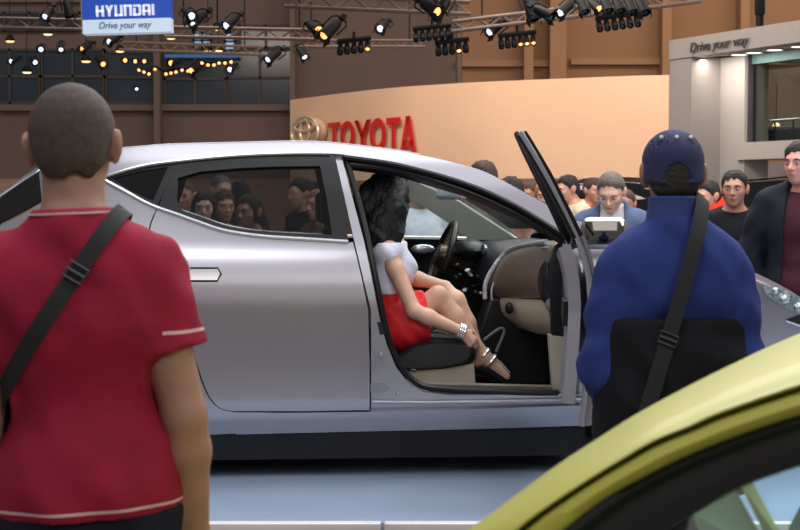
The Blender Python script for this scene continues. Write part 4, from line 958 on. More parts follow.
def letter(ch, u0, u1, v0, v1):
    u = (u0 + u1) / 2; p, t, nn = on_wall(u); Y = p.y; w = (u1 - u0) * Y / F / max(.3, t.x + t.y * .04); z1, z0 = P(u, v0, Y)[2], P(u, v1, Y)[2]
    w *= .93
    W = lambda a, b_: p + t * (a - .5) * w + Vector((0, 0, z0 + (z1 - z0) * b_))
    mb = MB()
    for s_ in letter_strokes(ch):
        if s_[0] == 'r': mb.prism([W(s_[1], s_[2]), W(s_[3], s_[2]), W(s_[3], s_[4]), W(s_[1], s_[4])], nn, .022)
        elif s_[0] == 'p': mb.prism([W(*q) for q in s_[1]], nn, .022)
        else:
            rows = []
            for a in np.linspace(0, 2 * PI, 36, endpoint=False):
                c_, s2 = math.cos(a), math.sin(a); o, i = W(.5 + .5 * c_, .5 + .5 * s2), W(.5 + .29 * c_, .5 + .3 * s2)
                rows.append([o, o + nn * .022, i + nn * .022, i])
            rows.append(rows[0]); mb.loft(rows, True)
    mb.build('letter', RED, sign, world=True, smooth=False)
for ch, u0, u1, v0, v1 in (('T', 330.5, 343.5, 122.5, 148), ('O', 343, 357.5, 121, 150), ('Y', 357, 374, 120, 151), ('O', 372.5, 388.5, 118, 152), ('T', 389, 403, 117.5, 153.5), ('A', 402, 419, 116, 155)): letter(ch, u0, u1, v0, v1)
# emblem: three linked ovals over a rounded boss
p, t, nn = on_wall(315); Y = p.y; sc_ = Y / F
EMB = pm('emblem_metal', (240, 222, 200), .3, .5, var=.1, scale=3)
em = empty('emblem', (p.x, p.y, P(310, 131, Y)[2]), 0, 'round pale metal emblem of linked ovals on the peach wall beside the red letters', 'emblem')
C0 = p + Vector((0, 0, P(310, 132.5, Y)[2]))
Rm = Matrix((t / max(.3, t.x), nn, Vector((0, 0, 1)))).transposed()
dsk = MB().lathe([(0, .0), (15.4 * sc_ * 1.0, .0), (15.4 * sc_, .08), (14 * sc_, .12), (0, .16)], (0, 0, 0), (0, 1, 0), 40); dsk.v = [tuple(C0 + Rm @ Vector(q)) for q in dsk.v]
dsk.build('disc', pm('emblem_bronze', (214, 184, 158), .45, .3, var=.15, scale=3), em, world=True)
for (a, b_, cz) in ((14.6, 15.2, 0), (5, 11.5, 1.5), (11, 5.2, 6)):
    tb = MB().tube([C0 + t * (1 / max(.3, t.x)) * a * sc_ * math.cos(w) + Vector((0, 0, (cz + b_ * math.sin(w)) * sc_)) + nn * .17 for w in np.linspace(0, 2 * PI, 40, endpoint=False)], 1.5 * sc_, 8, closed=True); tb.build('ring', EMB, em, world=True)
# hanging blue sign
HY = 20.0
a, b_ = P(83, 34, HY), P(171, 36.5, HY); Zt = P(83, -34, HY)[2]
sg = empty('hanging_sign', (b_[0], HY, a[2]), 0, 'blue and white box sign hanging from the lighting truss', 'sign')
M0 = Matrix.Translation(Vector(a)) @ Matrix.Rotation(math.atan2(b_[2] - a[2], b_[0] - a[0]), 4, 'Y').inverted().inverted()
wS = np.linalg.norm(b_ - a); px = wS / 88
loc = lambda x, z, y=0: M0 @ Vector((x * px, y, z * px))
def sbox(x0, z0, x1, z1, y0, y1, name, m):
    V = [loc(x, z, y) for x in (x0, x1) for y in (y0, y1) for z in (z0, z1)]
    MB().add(V, [(0, 1, 3, 2), (4, 6, 7, 5), (0, 4, 5, 1), (2, 3, 7, 6), (0, 2, 6, 4), (1, 5, 7, 3)]).build(name, m, sg, world=True, smooth=False)
sbox(0, 13.8, 88, 70, 0, .25, 'blue_panel', pm('sign_blue', (30, 74, 178), .5, var=.03, emit=(30, 74, 178), es=.35))
sbox(0, 0, 88, 13.8, 0, .25, 'white_panel', pm('sign_pale', (196, 214, 232), .5, var=.02, emit=(196, 214, 232), es=.45))
sbox(-1.2, -.6, 0, 70, -.01, .26, 'edge_frame', pm('frame_grey', (140, 140, 140), .5))
WHT = pm('sign_white', (238, 240, 246), .5, var=0, emit=(238, 240, 246), es=.3)
mb = MB()
def bx2(x0, z0, x1, z1): 
    V = [loc(x, z, y) for x in (x0, x1) for y in (-.03, 0) for z in (z0, z1)]; mb.add(V, [(0, 1, 3, 2), (4, 6, 7, 5), (0, 4, 5, 1), (2, 3, 7, 6), (0, 2, 6, 4), (1, 5, 7, 3)])
def pg2(pts): mb.prism([loc(x, z, -.03) for x, z in pts], (0, 1, 0), .03)
z0, z1 = 16.6, 27.6; xw = 7.9; x = 14.0; st = 2.3; bt = 2.0
def H_(x): bx2(x, z0, x + st, z1); bx2(x + xw - st, z0, x + xw, z1); bx2(x, 21, x + xw, 23.2)
def Y_(x): bx2(x + xw / 2 - st / 2, z0, x + xw / 2 + st / 2, 22); pg2([(x, z1), (x + 2.6, z1), (x + xw / 2 + 1.1, 21.5), (x + xw / 2 - 1.1, 20.9)]); pg2([(x + xw, z1), (x + xw - 2.6, z1), (x + xw / 2 - 1.1, 21.5), (x + xw / 2 + 1.1, 20.9)])
def U_(x): bx2(x, z0, x + st, z1); bx2(x + xw - st, z0, x + xw, z1); bx2(x, z0, x + xw, z0 + bt)
def N_(x): bx2(x, z0, x + st, z1); bx2(x + xw - st, z0, x + xw, z1); bx2(x, z1 - bt, x + xw, z1)
def D_(x): bx2(x, z0, x + st, z1 - 3.4); bx2(x + xw - st, z0 + 1, x + xw, z1 - 1); bx2(x, z1 - bt, x + xw - .8, z1); bx2(x, z0, x + xw - .8, z0 + bt)
def A_(x): bx2(x, z0, x + st, z1 - .8); bx2(x + xw - st, z0, x + xw, z1 - .8); bx2(x + .8, z1 - bt, x + xw - .8, z1); bx2(x, 20, x + xw, 21.9)
def I_(x): bx2(x, z0, x + st, z1)
for f_ in (H_, Y_, U_, N_, D_, A_, I_): f_(x); x += 9.3
mb.build('lettering', WHT, sg, world=True, smooth=False)
mb = MB(); rows = []
for w in np.linspace(0, 2 * PI, 49):
    c_, s_ = math.cos(w), math.sin(w); o, i = (44 + 19.5 * c_, 44 + 11 * s_), (44 + 16.8 * c_, 44 + 9 * s_)
    rows.append([loc(*o, 0), loc(*o, -.03), loc(*i, -.03), loc(*i, 0)])
mb.loft(rows, True)
for q in ([(33, 38), (37, 36.5), (42, 51), (38, 51.5)], [(47, 36.4), (51, 37.4), (55, 50), (50.5, 51.4)], [(36, 42), (51, 44.5), (52.5, 47.2), (38, 45)]): mb.prism([loc(x, z, -.03) for x, z in q], (0, 1, 0), .03)
mb.build('oval_mark', WHT, sg, world=True, smooth=False)
Mt = M0 @ Matrix.Translation((16 * px, -.012, 4.6 * px)) @ Matrix.Rotation(PI / 2, 4, 'X')
text_mesh('slogan', 'Drive your way', Mt, pm('slogan_grey', (120, 132, 150), .6, var=0), size=9.6 * px, width=.86, ext=.01, shear=.25, parent=sg)
for x in (8, 80): MB().cyl(loc(x, 70, .12), loc(x, 200, .12), .02).build('hanger', BLK, sg, world=True)

# ------------------------------------------------------------------ trusses and lamps
TRM = pm('truss_metal', (112, 96, 88), .5, .3, var=.1); BLKL = pm('lamp_black', (9, 10, 15), .6, var=.1, spec=.2)
def truss(u0, v0, u1, v1, Y, h, label, Y2=None):
    a, b_ = Vector(P(u0, v0, Y)), Vector(P(u1, v1, Y2 or Y)); o = empty('lighting_truss', (a + b_) / 2, 0, label, 'truss')
    d = b_ - a; L_ = d.length; d.normalize(); up = Vector((0, 0, 1)); sd = d.cross(up).normalized() * h
    mb = MB(); n_ = int(L_ / (h * 1.3))
    cr = [Vector((0, 0, 0)), up * h, sd, sd + up * h]
    for c_ in cr: mb.tube([a + c_, b_ + c_], .022, 6)
    mb.build('chord', TRM, o, world=True)
    mb = MB()
    for i in range(n_):
        p, q = a + d * L_ * i / n_, a + d * L_ * (i + 1) / n_
        lo_, hi_ = (0, 1) if i % 2 else (1, 0)
        mb.tube([p + cr[lo_], q + cr[hi_]], .012, 5); mb.tube([p + cr[2 + lo_], q + cr[2 + hi_]], .012, 5); mb.tube([p + cr[1], p + cr[3]], .012, 5)
    mb.build('bracing', TRM, o, world=True)
    mb = MB()
    for t in (.12, .88): q = a + d * L_ * t + up * h + sd * .5; mb.cyl(q, q + up * (14 - q.z), .012, n=6)
    mb.build('hanger', BLKL, o, world=True); return o
truss(-60, 27, 84, 30, 26, .15, 'brown truss ending behind the left edge of the blue hanging sign')
truss(166, 37, 318, 40, 26, .15, 'brown truss running right from behind the blue hanging sign')
truss(120, 50, 262, 55, 30, .14, 'thinner lower truss under the blue sign before the dark windows')
truss(285, 7, 470, 15, 24, .18, 'thick truss along the top edge over the peach wall')
truss(296, 47, 425, 47, 27, .1, 'lower truss carrying the short lamp bars over the peach wall')
truss(452, 32, 700, 2, 22, .13, 'truss rising towards the white stand at the top right')
struct(MB().cyl(P(459, 90, 44) * V3(1, 1, 0), P(459, -200, 44), .09, n=10), 'column_pipe', TRM)
WL = glow('lamp_white', (215, 228, 255), 2.2); WM = glow('lamp_warm', (255, 176, 104), 2.2); OFF = pm('lens_dark', (50, 60, 75), .1, .5, var=0)
def proto_spot():
    o = empty('spotlight', (0, 0, 0))
    MB().lathe([(0, .2), (.05, .2), (.075, .15), (.085, .0), (.1, -.13), (.1, -.17), (.085, -.17), (.08, -.1)], (0, 0, 0), (0, 0, 1), 16).build('lamp_body', BLKL, o)
    MB().lathe([(.062, -.13), (.05, -.15), (0, -.155)], (0, 0, 0), (0, 0, 1), 16).build('lens', OFF, o)
    MB().tube([(-.12, 0, 0), (-.125, 0, .2), (-.08, 0, .27), (.08, 0, .27), (.125, 0, .2), (.12, 0, 0)], .014, 6).box((0, 0, .3), (.07, .06, .09)).build('yoke', BLKL, o)
    for x in (-1, 1): MB().box((x * .09, 0, -.2), (.012, .16, .1), Euler((0, x * .3, 0)).to_matrix()).build('barn_door', BLKL, o)
    return o
def copy_tree(o, parent=None):
    c = o.copy(); COL.objects.link(c)
    if parent is not None: c.parent = parent
    for ch in list(o.children): copy_tree(ch, c)
    return c
spot0 = proto_spot(); used = [False]
def spot(u, v, Y, sz, tilt, az, lens, label, grp):
    o = spot0 if not used[0] else copy_tree(spot0); used[0] = True
    used.append(0); o.location = P(u, v, Y + .3 * (len(used) % 2)); o.scale = (sz * .78,) * 3
    d = Vector((math.sin(az) * math.sin(tilt), -math.cos(az) * math.sin(tilt), -math.cos(tilt)))     # where it shines
    o.rotation_euler = Vector((0, 0, -1)).rotation_difference(d).to_euler()
    for ch in o.children:
        if ch.name.startswith('lens'):
            ch.data = ch.data.copy(); ch.data.materials[0] = lens or OFF
    tag(o, label, 'spotlight', grp)
g1, g2, g3, g4 = 'spotlights on the left trusses', 'spotlights under the blue sign', 'spotlights over the peach wall', 'spotlights on the upper right truss'
for a_ in [(48, 13, 25, 1.0, .9, -.3, WL, 'tall dark spotlight above the left truss, its lens lit white'),
           (68, 9, 25, 1.0, .4, .8, None, 'unlit black spotlight just left of the blue sign'),
           (14, 60, 27, .8, 1.2, -.4, WL, 'white-lit lamp nearest the left edge below the truss'),
           (34, 61, 27, .8, 1.2, .5, WL, 'white-lit lamp above the cropped head, left one'),
           (41, 48, 26, .8, 1.2, .2, WL, 'white-lit lamp hanging between truss and cropped head'),
           (61, 47, 26, .75, .9, .2, WL, 'small white lamp above the cropped head, right of the others'),
           (86, 47, 27, .9, 1.1, -.6, WM, 'orange-lit spotlight left below the blue sign'),
           (101, 62, 27, .95, 1.1, .6, WM, 'orange-lit spotlight just above the crown of the cropped head')]: spot(*a_, g1)
for a_ in [(113, 40, 24, .9, 1.2, -.5, WL, 'white lamp tucked under the bottom edge of the blue sign'),
           (126, 60, 29, .8, 1.4, 0, WM, 'first warm lamp of the row under the blue sign'),
           (136, 61, 29, .7, 1.4, 0, WM, 'second warm lamp of the row under the blue sign'),
           (145, 61, 29, .7, 1.4, 0, WM, 'third warm lamp of the row under the blue sign'),
           (174, 62, 28, 1.0, 1.3, -.4, WM, 'large warm lamp right below the sign corner'),
           (196, 68, 28, 1.2, 1.1, -.6, WM, 'big bare orange-lit spotlight below the daylight panes'),
           (232, 68, 27, .9, 1.2, -.3, WL, 'white lamp below the right daylight pane'),
           (136, 88, 30, .6, 1.2, .4, WL, 'small pale lamp low before the dark windows'),
           (189, 14, 22, 1.0, 1.2, .5, WL, 'left lamp of the black pair right of the blue sign'),
           (198, 19, 22, 1.1, 1.0, -.7, WL, 'right lamp of the black pair right of the blue sign'),
           (231, 22, 23, 1.1, 1.0, -.6, WL, 'white-lit spotlight above the right truss, right of the sign pair'),
           (273, 56, 25, 1.1, 1.0, -.8, WL, 'white-lit spotlight hanging alone below the truss, over the dark windows'),
           (302, 53, 25, .9, .8, .7, WL, 'small dark spotlight above the left end of the peach wall')]: spot(*a_, g2)
for a_ in [(315, 28, 22, 1.2, 1.2, .5, WM, 'left lamp of the warm pair over the round emblem'),
           (330, 30, 22, 1.3, .9, -.8, WM, 'right lamp of the warm pair over the round emblem'),
           (383, 26, 22, 1.0, 1.1, -.4, WL, 'lone white-lit spotlight over the red letters'),
           (431, 8, 20, 1.2, 1.1, .7, WM, 'left lamp of the large pair at the top edge'),
           (441, 9, 20, 1.1, .7, -.9, None, 'right unlit lamp of the large pair at the top edge'),
           (495, 28, 22, 1.1, 1.0, -.9, WL, 'white-lit spotlight at the left end of the three-lit bar')]: spot(*a_, g3)
for a_ in [(531, 8, 20, 1.2, .5, .5, None, 'biggest black spotlight on the upper right truss'), (544, 13, 20, 1.0, 1.1, .9, None, 'black spotlight beside the biggest one on the upper right truss'),
           (565, 9, 20, 1.0, 1.0, -.8, WL, 'white-lit spotlight on the upper right truss'), (582, 5, 20, .9, .6, .5, None, 'first dark lamp right of the white-lit one, upper right truss'),
           (595, 5, 20, .9, 1.0, .5, WM, 'warm-lit lamp on the upper right truss'), (606, 4, 20, .9, .6, .4, None, 'first dark lamp right of the warm-lit one, upper right truss'),
           (618, 4, 20, .9, .6, .4, None, 'second dark lamp right of the warm-lit one, upper right truss'), (630, 5, 20, .9, .6, .4, None, 'third dark lamp right of the warm-lit one, upper right truss'), (642, 6, 20, .95, .7, .4, None, 'last dark lamp at the right end of the upper right truss')]: spot(*a_, g4)
def lamp_bar(u, v, Y, w, n_, lit, rise, label):
    p = Vector(P(u, v, Y)); k = Y / F; o = empty('lamp_bar', p, 0, label, 'light'); o['group'] = 'multi-lamp bars'
    a, b_ = p + Vector((-w / 2 * k, 0, 6 * k - rise / 2 * k)), p + Vector((w / 2 * k, 0, 6 * k + rise / 2 * k))
    MB().tube([a, b_], .035, 6).tube([(a + b_) / 2, (a + b_) / 2 + Vector((0, 0, 8 * k))], .02, 6).build('bar', BLKL, o, world=True)
    for i in range(n_):
        q = a + (b_ - a) * ((i + .5) / n_) - Vector((0, 0, 6 * k)); r = w * k / n_ * .46
        l = MB().lathe([(0, .1), (r * .6, .1), (r, -.02), (r, -.14), (r * .85, -.14), (r * .8, -.05)], q, (0, .8, .6), 12).tube([q, q + Vector((0, 0, 6 * k))], .02, 5).build('lamp', BLKL, o, world=True)
        MB().lathe([(r * .84, -.1), (r * .5, -.13), (0, -.135)], q, (0, .8, .6), 12).build('lens', (WM if i in lit else OFF), l, world=True)
lamp_bar(354, 46, 22, 34, 5, (4,), 4, 'five-lamp bar over the round emblem with its last lamp lit')
lamp_bar(432, 33, 22, 38, 6, (), 4, 'unlit six-lamp bar, upper of the two left of the pipe')
lamp_bar(452, 47, 22, 34, 5, (3,), 4, 'lower lamp bar beside the pipe with one lamp lit')
lamp_bar(517, 40, 22, 38, 6, (3, 4, 5), 4, 'lamp bar with three glowing lamps above the peach wall')
lamp_bar(618, 22, 22, 45, 6, (), 6, 'unlit six-lamp bar at the upper right above the wall end')
bl = empty('bulb_string', P(165, 72, 28), 0, 'row of tiny warm bulbs under the blue sign', 'light')
bl2 = empty('bulb_string', P(220, 62, 28), 0, 'row of tiny warm bulbs right of the big orange spotlight', 'light')
for o, pts in ((bl, [(139, 70), (144, 72), (149, 74), (155, 69), (166, 74), (171, 73), (176, 72), (182, 70), (188, 71)]), (bl2, [(202, 63), (208, 65), (214, 65), (219, 63), (225, 63), (231, 62)])):
    MB().tube([P(u, v - 2.5, 28) for u, v in pts], .03, 6).build('bar', BLKL, o, world=True)
    for u, v in pts: MB().sph(P(u, v, 28), .028, n=8, m=6).build('bulb', WM, o, world=True)
pl0 = None
for i, (u, v, nm) in enumerate([(10, 40, 'at the left edge over the dark windows'), (48, 33, 'below the left truss, left of the sign'), (86, 60, 'above the cropped head, low row'), (120, 50, 'just beneath the blue sign'), (171, 37, 'at the lower right corner of the blue sign'), (217, 28, 'between the black lamp pair and the right truss'), (208, 50, 'below the left daylight pane'), (218, 49.5, 'between the two daylight panes'), (27, 71, 'low at the left before the dark window')]):
    p = Vector(P(u, v, 38 - 1.3 * (i % 3)))
    o = empty('pendant_lamp', p, 0, 'round warm ceiling lamp ' + nm, 'lamp', 'warm ceiling lamps')
    MB().lathe([(0, .12), (.05, .12), (.11, .02), (.12, -.03)], (0, 0, 0), (0, 0, 1), 16).tube([(0, 0, .1), (0, 0, 9)], .01, 5).build('lamp_shade', BLKL, o)
    MB().lathe([(.11, -.02), (.08, -.05), (0, -.06)], (0, 0, 0), (0, 0, 1), 16).build('diffuser', glow('pendant_glow', (255, 205, 150), 2.2), o)

# ------------------------------------------------------------------ white stand at the right
SW = pm('stand_white', (176, 166, 158), .6, var=.02, scale=.5); SG = pm('stand_grey', (150, 140, 134), .7, var=.02)
def atz(u, v, z): d = ray(u, v); t = (z - CAMZ) / d[2]; return CAM + d * t
ZF = 3.75; A0 = atz(669, 40.5, ZF); B0 = atz(800, 20, ZF); dv = (B0 - A0) / np.linalg.norm(B0 - A0); nv = V3(dv[1], -dv[0], 0); B1 = A0 + dv * 6
zfb = P(690, 60.5, A0[1] + .1)[2]
def along(u, off):                                         # on a plane parallel to the fascia, set back by off
    o = A0 - nv * off; k0 = (u - 400) / F / _c; t = (k0 * o[1] - o[0]) / (dv[0] - k0 * dv[1]); return o + dv * t
def slabv(a, b_, z0, z1, th, name, m, kind='structure', parent=None, bev=0):
    pts = [a, b_, b_ - nv * th, a - nv * th]
    mb = MB().prism([(p[0], p[1], z0) for p in pts], (0, 0, 1), z1 - z0)
    return struct(mb, name, m) if kind else mb.build(name, m, parent, world=True)
slabv(A0, B1, zfb, ZF, .3, 'wall_fascia', SG)
slabv(A0 - nv * .02, A0 + dv * .5 - nv * .02, 0, zfb, .9, 'wall_stand', SG)
slabv(A0 + dv * .5 - nv * .5, along(743, .5), 0, zfb, .4, 'column_stand', SW)
slabv(A0 - nv * .3, B1 - nv * .3, zfb + .02, zfb + .12, 2.6, 'ceiling_stand', SW)
X0 = along(747, .6); X0z = lambda v: P(747, v, X0[1])[2]
zl0, zl1 = X0z(160), X0z(143)
slabv(along(735, .45), B1 - nv * .45, zl0, zl1, 1.5, 'trim_30', SW)
slabv(along(742, .55), along(747, .55), zl1, zfb, .12, 'trim_31', pm('frame_purple', (78, 70, 74), .5))
slabv(along(747, .6), B1 - nv * .6, zfb - .12, zfb, .1, 'trim_32', pm('teal_header', (96, 140, 138), .4, var=.1))
struct(slabv(along(747, .62), B1 - nv * .62, zl1, zfb, .012, 'window_12', glassm('stand_glass', (.7, .74, .72), 1), None))
slabv(along(735, 2.4), B1 - nv * 2.4, zl1, zfb, .1, 'wall_gallery', pm('gallery_brown', (118, 100, 84), .8, var=.12, scale=1.5))
slabv(along(735, 2.2), B1 - nv * 2.2, 0, zl0, .1, 'wall_under_gallery', pm('under_gallery', (140, 128, 130), .8, var=.04))
rl = empty('gallery_railing', along(775, .9) * V3(1, 1, 0) + V3(0, 0, zl1), 0, 'dark rail and posts behind the upper gallery glass', 'railing')
q0, q1 = along(756, .9), along(830, .9)
for k, nm in ((.3, 'hand_rail'), (.17, 'lower_rail')): MB().tube([q0 * V3(1, 1, 0) + V3(0, 0, zl1 + k), q1 * V3(1, 1, 0) + V3(0, 0, zl1 + k)], .014, 6).build(nm, CHR if k > .2 else BLK, rl, world=True)
for t in np.linspace(0, 1, 5): q = q0 + (q1 - q0) * t; MB().cyl(q * V3(1, 1, 0) + V3(0, 0, zl1), q * V3(1, 1, 0) + V3(0, 0, zl1 + .3), .012, n=8).build('post', BLK, rl, world=True)
q = along(790, 1.4); MB().box(q * V3(1, 1, 0) + V3(0, 0, zl1 + .12), (1.6, .5, .24), Euler((0, 0, -.85)).to_matrix(), .05).build('counter', pm('dark_counter', (40, 42, 46), .5), rl, world=True)
for i, (u, v, nm) in enumerate([(737, 58, 'nearest the column'), (752, 56, 'second from the column'), (772.5, 54, 'third from the column'), (797, 51, 'at the photo edge')]):
    q = along(u, .34); o = empty('downlight', (q[0], q[1], zfb), 0, 'round white downlight under the stand fascia, ' + nm, 'light', 'downlights under the fascia')
    MB().lathe([(.13, .01), (.13, -.012), (.11, -.014), (.11, 0)], (0, 0, 0)).build('ring', SW, o); MB().lathe([(.11, -.006), (0, -.008)], (0, 0, 0)).build('diffuser', glow('downlight_glow', (255, 246, 235), 3), o)
q = along(688, -.03); zb = P(688, 52.6, q[1])[2]
Mx = Matrix((Vector(dv), Vector((0, 0, 1)), Vector(nv))).transposed().to_4x4(); Mx.translation = Vector((q[0], q[1], zb))
qe = along(750, 0); wd = np.linalg.norm(qe - q)
st_ = text_mesh('fascia_lettering', 'Drive your way', Mx, pm('lettering_dark', (62, 58, 60), .5, var=0), size=.185, width=wd / (.185 * 6.55), ext=.008, shear=.2)
tag(st_, 'dark slanted lettering along the white stand fascia', 'sign')
mb = MB(); q = along(757.5, .5); mb.tube([V3(q[0], q[1], ZF), V3(q[0], q[1], ZF + .5)], .05, 8).box(V3(q[0], q[1], ZF + .38), (.12, .12, .3), None, .02)
tag(mb.build('stand_spotlight', BLKL), 'dark upright lamp post on top of the white stand fascia', 'lamp')
lp = empty('pendant_lamp', along(775, 1.5) * V3(1, 1, 0) + V3(0, 0, P(775, 82, 14)[2]), 0, 'warm glowing pendant behind the gallery glass', 'lamp')
MB().sph((0, 0, 0), .05).build('bulb', glow('pendant_glow', (255, 205, 150), 2.2), lp); MB().cyl((0, 0, .04), (0, 0, .6), .006).build('cord', BLK, lp)

# ------------------------------------------------------------------ cars far behind
def simple_car(loc, rz, col, label, L_=4.2, h=1.45, spec=None):
    o = empty('car', loc, rz, label, 'car'); m = pm('car_paint_%d_%d_%d' % col, col, .2, .3, var=0, coat=1)
    st = [(-.5, .55, .3, .72), (-.47, .7, .25, .92), (-.36, .8, .22, .95), (-.1, .82, .2, .95), (.18, .82, .2, .93), (.36, .8, .22, .85), (.46, .7, .25, .72), (.5, .5, .3, .55)]
    rows = []
    for x, w, z0, z1 in [tuple(r) for r in sm(st, 4)]: rows.append([(x * L_, w * c_, z) for c_, z in ((-.9, z0), (-1, z0 + .2), (-1, z1 - .2), (-.9, z1 - .03), (-.6, z1), (0, z1 + .015), (.6, z1), (.9, z1 - .03), (1, z1 - .2), (1, z0 + .2), (.9, z0))])
    MB().loft(rows, True).add(rows[0], [list(range(11))]).add(rows[-1], [list(range(11))[::-1]]).build('body', m, o)
    gs = sm([(-.46, .74, .9), (-.36, .66, h - .12), (-.22, .6, h), (-.02, .58, h + .01), (.1, .6, h - .08), (.27, .74, .9)], 4)
    rows = [[(x * L_, -.78, .88), (x * L_, -w, z - .04), (x * L_, -w * .8, z), (x * L_, 0, z + .02), (x * L_, w * .8, z), (x * L_, w, z - .04), (x * L_, .78, .88)] for x, w, z in gs]
    MB().loft(rows).build('glasshouse', glassm('dark_glass', (.1, .11, .12), 1.6), o)
    MB().loft([[(p[0], p[1] * .98, p[2] + .012) for p in r[2:5]] for r in rows[6:15]]).build('roof', m, o)
    for x in (-.3, .31):
        for sd in (-1, 1): MB().lathe([(0, .0), (.19, .02), (.2, .05), (.3, .05), (.31, 0), (.31, -.12), (0, -.12)], (x * L_, sd * .78, .31), (0, sd, 0), 24).build('wheel', TY, o)
    for sd in (-1, 1): MB().sph((.45 * L_, sd * .55, .68), (.12, .14, .07)).build('headlight', CHR, o)
    return o
p = P(622, 190, 20); simple_car((p[0] - .02, 20.4, .02), 1.5, (225, 225, 228), 'white car in the crowd behind the man in denim', h=1.8)
p = P(768, 190, 16.5); simple_car((p[0] + .7, 15.0, 0.02), -.9, (60, 84, 96), 'dark blue car under the stand gallery with lights on its bonnet', h=1.75)
p = P(2, 175, 16); simple_car((p[0] - 1.9, 16.5, .12), .1, (225, 228, 232), 'white car at the left edge behind the silver one', h=1.84)

# ------------------------------------------------------------------ the yellow-green car close by
YG = pm('lime_paint', (172, 171, 64), .5, 0, var=.03, scale=200, coat=.08)
def pl(pts, Ys): 
    q = [tuple(r) for r in sm([(u, v, y) for (u, v), y in zip(pts, Ys)], 5)]; return [P(*r) for r in q]
sA = [(440, 556), (470, 529), (520, 492), (560, 463), (600, 437), (640, 412), (700, 380), (750, 356), (800, 335), (870, 311), (960, 290)]
sB = [(492, 557), (522, 527), (555, 503), (592, 479), (625, 459), (655, 442), (690, 428), (720, 415), (800, 388), (870, 369), (960, 352)]
sC = [(530, 556), (566, 529), (590, 510), (612, 495), (645, 477), (677, 461), (710, 447), (742, 435), (800, 416), (870, 398), (960, 384)]
sD = [(590, 590), (640, 550), (668, 530), (694, 513), (718, 499), (742, 487), (765, 478), (800, 466), (840, 454), (880, 446), (960, 434)]
n_ = len(sA); lerp = lambda p, q, t: [((1 - t) * a[0] + t * b_[0], (1 - t) * a[1] + t * b_[1]) for a, b_ in zip(p, q)]
YA = [2.12 + .5 * i / (n_ - 1) for i in range(n_)]; YB = [1.93] * n_
ycar = empty('car', (P(900, 530, 2.6)[0], 2.6, 0), 0, 'yellow-green car close to the camera at the lower right corner', 'car')
rowsY = [pl(lerp(sA, sB, t), [a + (b_ - a) * f for a, b_ in zip(YA, YB)]) for t, f in ((0, 0), (.06, .25), (.16, .5), (.32, .72), (.55, .88), (.8, .97), (.93, 1.0), (1, .98))]
back = [[np.array((p[0] + .04, p[1] + dy, p[2] - dz + (p[2] - CAMZ) * dy / p[1])) for p in rowsY[0]] for dy, dz in ((1.05, .16), (.7, .07), (.3, .012))]
MB().loft(back + rowsY).build('roof', YG, ycar, world=True, ang=60)
g0 = pl(lerp(sB, sC, .0), [1.99] * n_); g1_ = pl(lerp(sB, sC, .16), [1.99] * n_)
MB().loft([rowsY[-1], g0, g1_]).build('roof_gutter', RUB, ycar, world=True)
fr = [pl(lerp(sB, sC, t), [y] * n_) for t, y in ((.12, 1.99), (.13, 1.945), (.22, 1.93), (.6, 1.925), (.93, 1.935), (1, 1.95))]
MB().loft(fr).build('door_frame', YG, ycar, world=True, ang=60)
gk = [pl(lerp(sC, sD, t), [y] * n_) for t, y in ((-.02, 1.95), (.0, 1.94), (.12, 1.935), (.25, 1.95), (.3, 1.958), (.98, 1.962), (1.0, 1.97))]
MB().loft(gk).build('window_seal', pm('gasket_black', (20, 22, 24), .3, var=.2, scale=30), ycar, world=True, ang=60)
low = [np.array((p[0], 1.86, .95)) for p in gk[-1]]
MB().loft([gk[-1], low]).build('window_glass', glassm('lime_car_glass', (.62, .86, .9), 1.0), ycar, world=True)
e = rowsY[-1]; x0, x1 = e[0][0] - .25, e[-1][0]
MB().box(((x0 + x1) / 2 + .1, 2.0, .6), (x1 - x0, .12, .72), None, .05).build('door', YG, ycar, world=True)
MB().box((x0 + .05, 2.5, .55), (.5, 1.1, .5), None, .12).build('bonnet', YG, ycar, world=True)
MB().loft([[np.array((p[0], p[1] + dy, p[2] - dz + (p[2] - CAMZ) * dy / p[1])) for p in rowsY[0]][:22] for dy, dz in ((.05, .02), (.45, .06), (.9, .14))]).build('windshield', glassm('lime_car_screen', (.9, .95, .95), 1), ycar, world=True)
MB().lathe([(0, .06), (.19, .06), (.3, .05), (.31, 0), (.31, -.1), (0, -.1)], (x0 + .2, 1.92, .31), (0, -1, 0), 32).build('wheel', TY, ycar, world=True)
TEAL = pm('teal_cover', (96, 178, 200), .5, var=.25, scale=30, bump=.5, bscale=60); LEAF = pm('leaflet_green', (226, 250, 206), .6, var=.03)
MB().box((P(872, 560, 2.4)[0], 2.3, P(820, 462, 2.3)[2] - .3), (.36, .16, .62), Euler((.5, 0, 0)).to_matrix(), .08).build('seat', TEAL, ycar, world=True, label='teal seat cover')
MB().box((P(650, 590, 2.35)[0], 2.5, .9), (.5, .7, .12), None, .04).build('dashboard', pm('dash_teal', (50, 84, 104), .5), ycar, world=True)
def sheet(px, Y, m, name, label):
    pts = [P(u, v, Y + .06 * i) for i, (u, v) in enumerate(px)]; mb = MB().prism(pts, (0, 1, .2), .003); tag(mb.build(name, m, smooth=False), label, 'leaflet')
sheet([(693, 515), (736, 490), (775, 560), (715, 575)], 2.15, LEAF, 'leaflet', 'pale green leaflet behind the window of the yellow-green car')
sheet([(741, 486), (752, 481), (795, 560), (780, 566)], 2.13, pm('leaflet_lime', (236, 246, 150), .6, var=.03), 'leaflet', 'narrow lime leaflet beside the pale green one in the yellow-green car')

